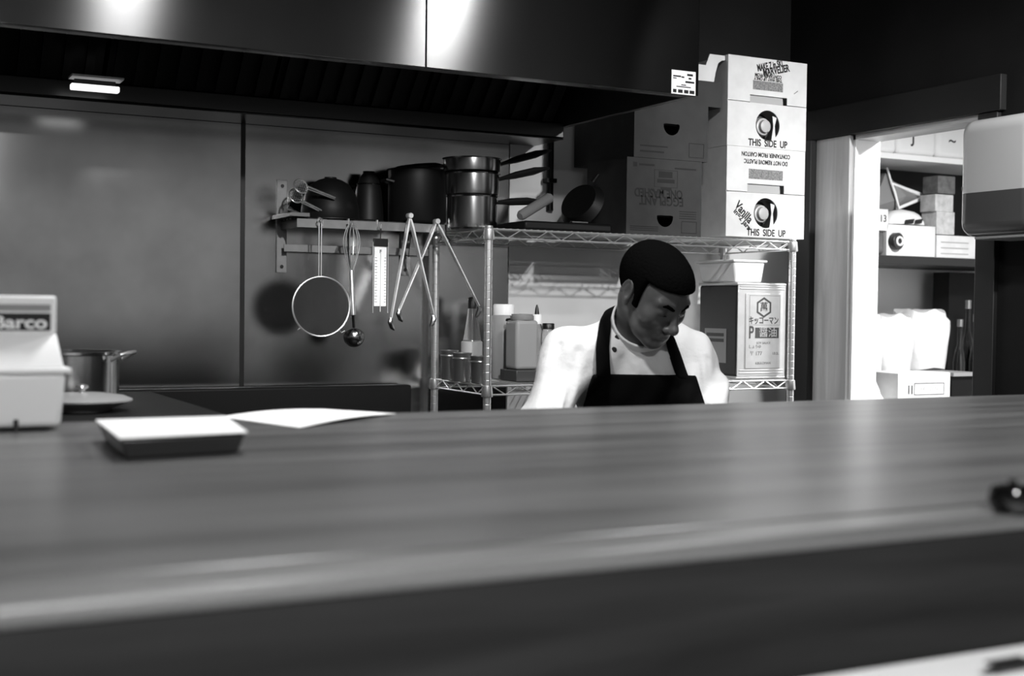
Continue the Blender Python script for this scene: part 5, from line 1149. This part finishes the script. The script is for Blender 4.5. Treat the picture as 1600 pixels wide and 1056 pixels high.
# ---- apron bib and straps: shells lying on the jacket
def poly_sdf(g, pts):
    pts = [(cx(a), czz(b)) for a, b in pts]; x = g.X+0*g.Z; z = g.Z+0*g.X; d = None; n = len(pts); inside = np.full(np.broadcast(x, z).shape, False)
    for i in range(n):
        a = pts[i]; b = pts[(i+1) % n]; ex, ez = b[0]-a[0], b[1]-a[1]; wx, wz = x-f32(a[0]), z-f32(a[1])
        h = np.clip((wx*ex+wz*ez)/f32(ex*ex+ez*ez), 0, 1); q = (wx-ex*h)**2+(wz-ez*h)**2; d = q if d is None else np.minimum(d, q)
        c = (a[1] > z) != (b[1] > z)
        with np.errstate(divide='ignore', invalid='ignore'): inside ^= c & (x < (b[0]-a[0])*(z-a[1])/(b[1]-a[1]+1e-12)+a[0])
    return np.where(inside, -np.sqrt(d), np.sqrt(d))
g2 = G(np.arange(-0.22, 0.22, 0.004), np.arange(-0.30, 0.18, 0.005), np.arange(0.86, 1.47, 0.004))
j2 = jacket(g2)
trunk = lambda g: smin(smin(g.ell(CH, (0.178,0.118,0.17), BR), g.cap(CH, BE, 0.135, 0.14), 0.06), g.cap(BE, PE, 0.145, 0.155), 0.05)
frontm = (g2.Y-f32(CH[1]-0.0))+0*g2.X
M_APRON = mat('apron_black', 0.004, 0.9, spec=0.05)
persp = lambda pts: pts
bib = smax(smax(np.maximum(j2-0.010, trunk(g2)-0.025-np.clip((g2.Z-1.07)*4, 0, 0.2)), poly_sdf(g2, [(930,583),(1088,584),(1112,660),(1130,850),(880,850),(905,660)]), 0.003), frontm, 0.004)
person_mesh('apron', bib, g2, M_APRON, cook, 1)
for nm, pts in (('apron_strap', [(936,588),(957,588),(954,540),(956,505),(966,478),(978,462),(968,456),(950,470),(938,500),(934,545)]), ('apron_strap', [(1060,590),(1078,590),(1066,556),(1056,530),(1047,512),(1036,512),(1044,545),(1052,570)])):
    st_ = smax(smax(j2-0.0115, poly_sdf(g2, pts), 0.003), (g2.Y-f32(CH[1]+0.09))+0*g2.X, 0.004)
    person_mesh(nm, st_, g2, M_APRON, cook, 1)
# ---- collar: stand-up band round the neck
g3 = G(np.arange(-0.18, 0.16, 0.0035), np.arange(-0.16, 0.20, 0.0035), np.arange(1.22, 1.48, 0.0035))
na = CN; cc = CC+na*0.006
tl = g3.loc(cc); along = tl[0]*f32(na[0])+tl[1]*f32(na[1])+tl[2]*f32(na[2])
rad = np.sqrt(np.maximum(tl[0]**2+tl[1]**2+tl[2]**2-along**2, 0))
ring = smax(np.abs(rad-0.077-0.05*(along))-0.0035, np.abs(along-0.004)-0.022, 0.003)
person_mesh('collar', ring, g3, cloth, cook, 1)
# ---- buttons
for px, py in ((965,528),(960,547)):
    y = surf_y(px, py)
    p = CM @ Vector(CP(px, py, y-0.002)); MB().lathe([(0.001,-0.0025),(0.006,-0.002),(0.0075,0.0),(0.0075,0.003)], M=frame(p, ly), n=16).build('button', M_INK, cook, smooth=True)
# ---- trousers, shoes
g4 = G(np.arange(-0.32, 0.30, 0.014), np.arange(-0.06, 0.48, 0.014), np.arange(0.02, 1.06, 0.014))
tr4 = g4.cap(PE+bl*-0.06, PE+bl*0.06, 0.152)
for sg in (-1, 1):
    hip = PE+bl*sg*0.09; kn_ = np.array((hip[0]+0.01*sg, 0.14, 0.48)); an = np.array((hip[0]+0.02*sg, 0.2, 0.09))
    tr4 = smin(tr4, smin(g4.cap(hip, kn_, 0.10, 0.08), g4.cap(kn_, an, 0.078, 0.07), 0.02), 0.03)
person_mesh('trousers', smax(smax(tr4, g4.Z-0.90+0*g4.X, 0.01), 0.06-g4.Z, 0.01), g4, mat('trousers_dark', 0.02, 0.85), cook, 1)
g5 = G(np.arange(-0.34, 0.32, 0.008), np.arange(-0.08, 0.30, 0.008), np.arange(-0.02, 0.16, 0.008))
for sg in (-1, 1):
    hip = PE+bl*sg*0.09; an = np.array((hip[0]+0.02*sg, 0.2, 0.09))
    sh5 = smax(smin(g5.cap(an+np.array((0,0.01,-0.045)), an+np.array((0.03*sg,-0.15,-0.055)), 0.05, 0.045), g5.cap(an, an+np.array((0,0,-0.04)), 0.05), 0.02), -g5.Z+0.002+0*g5.X, 0.006)
    person_mesh('shoe', sh5, g5, M_BLACKP, cook, 1)
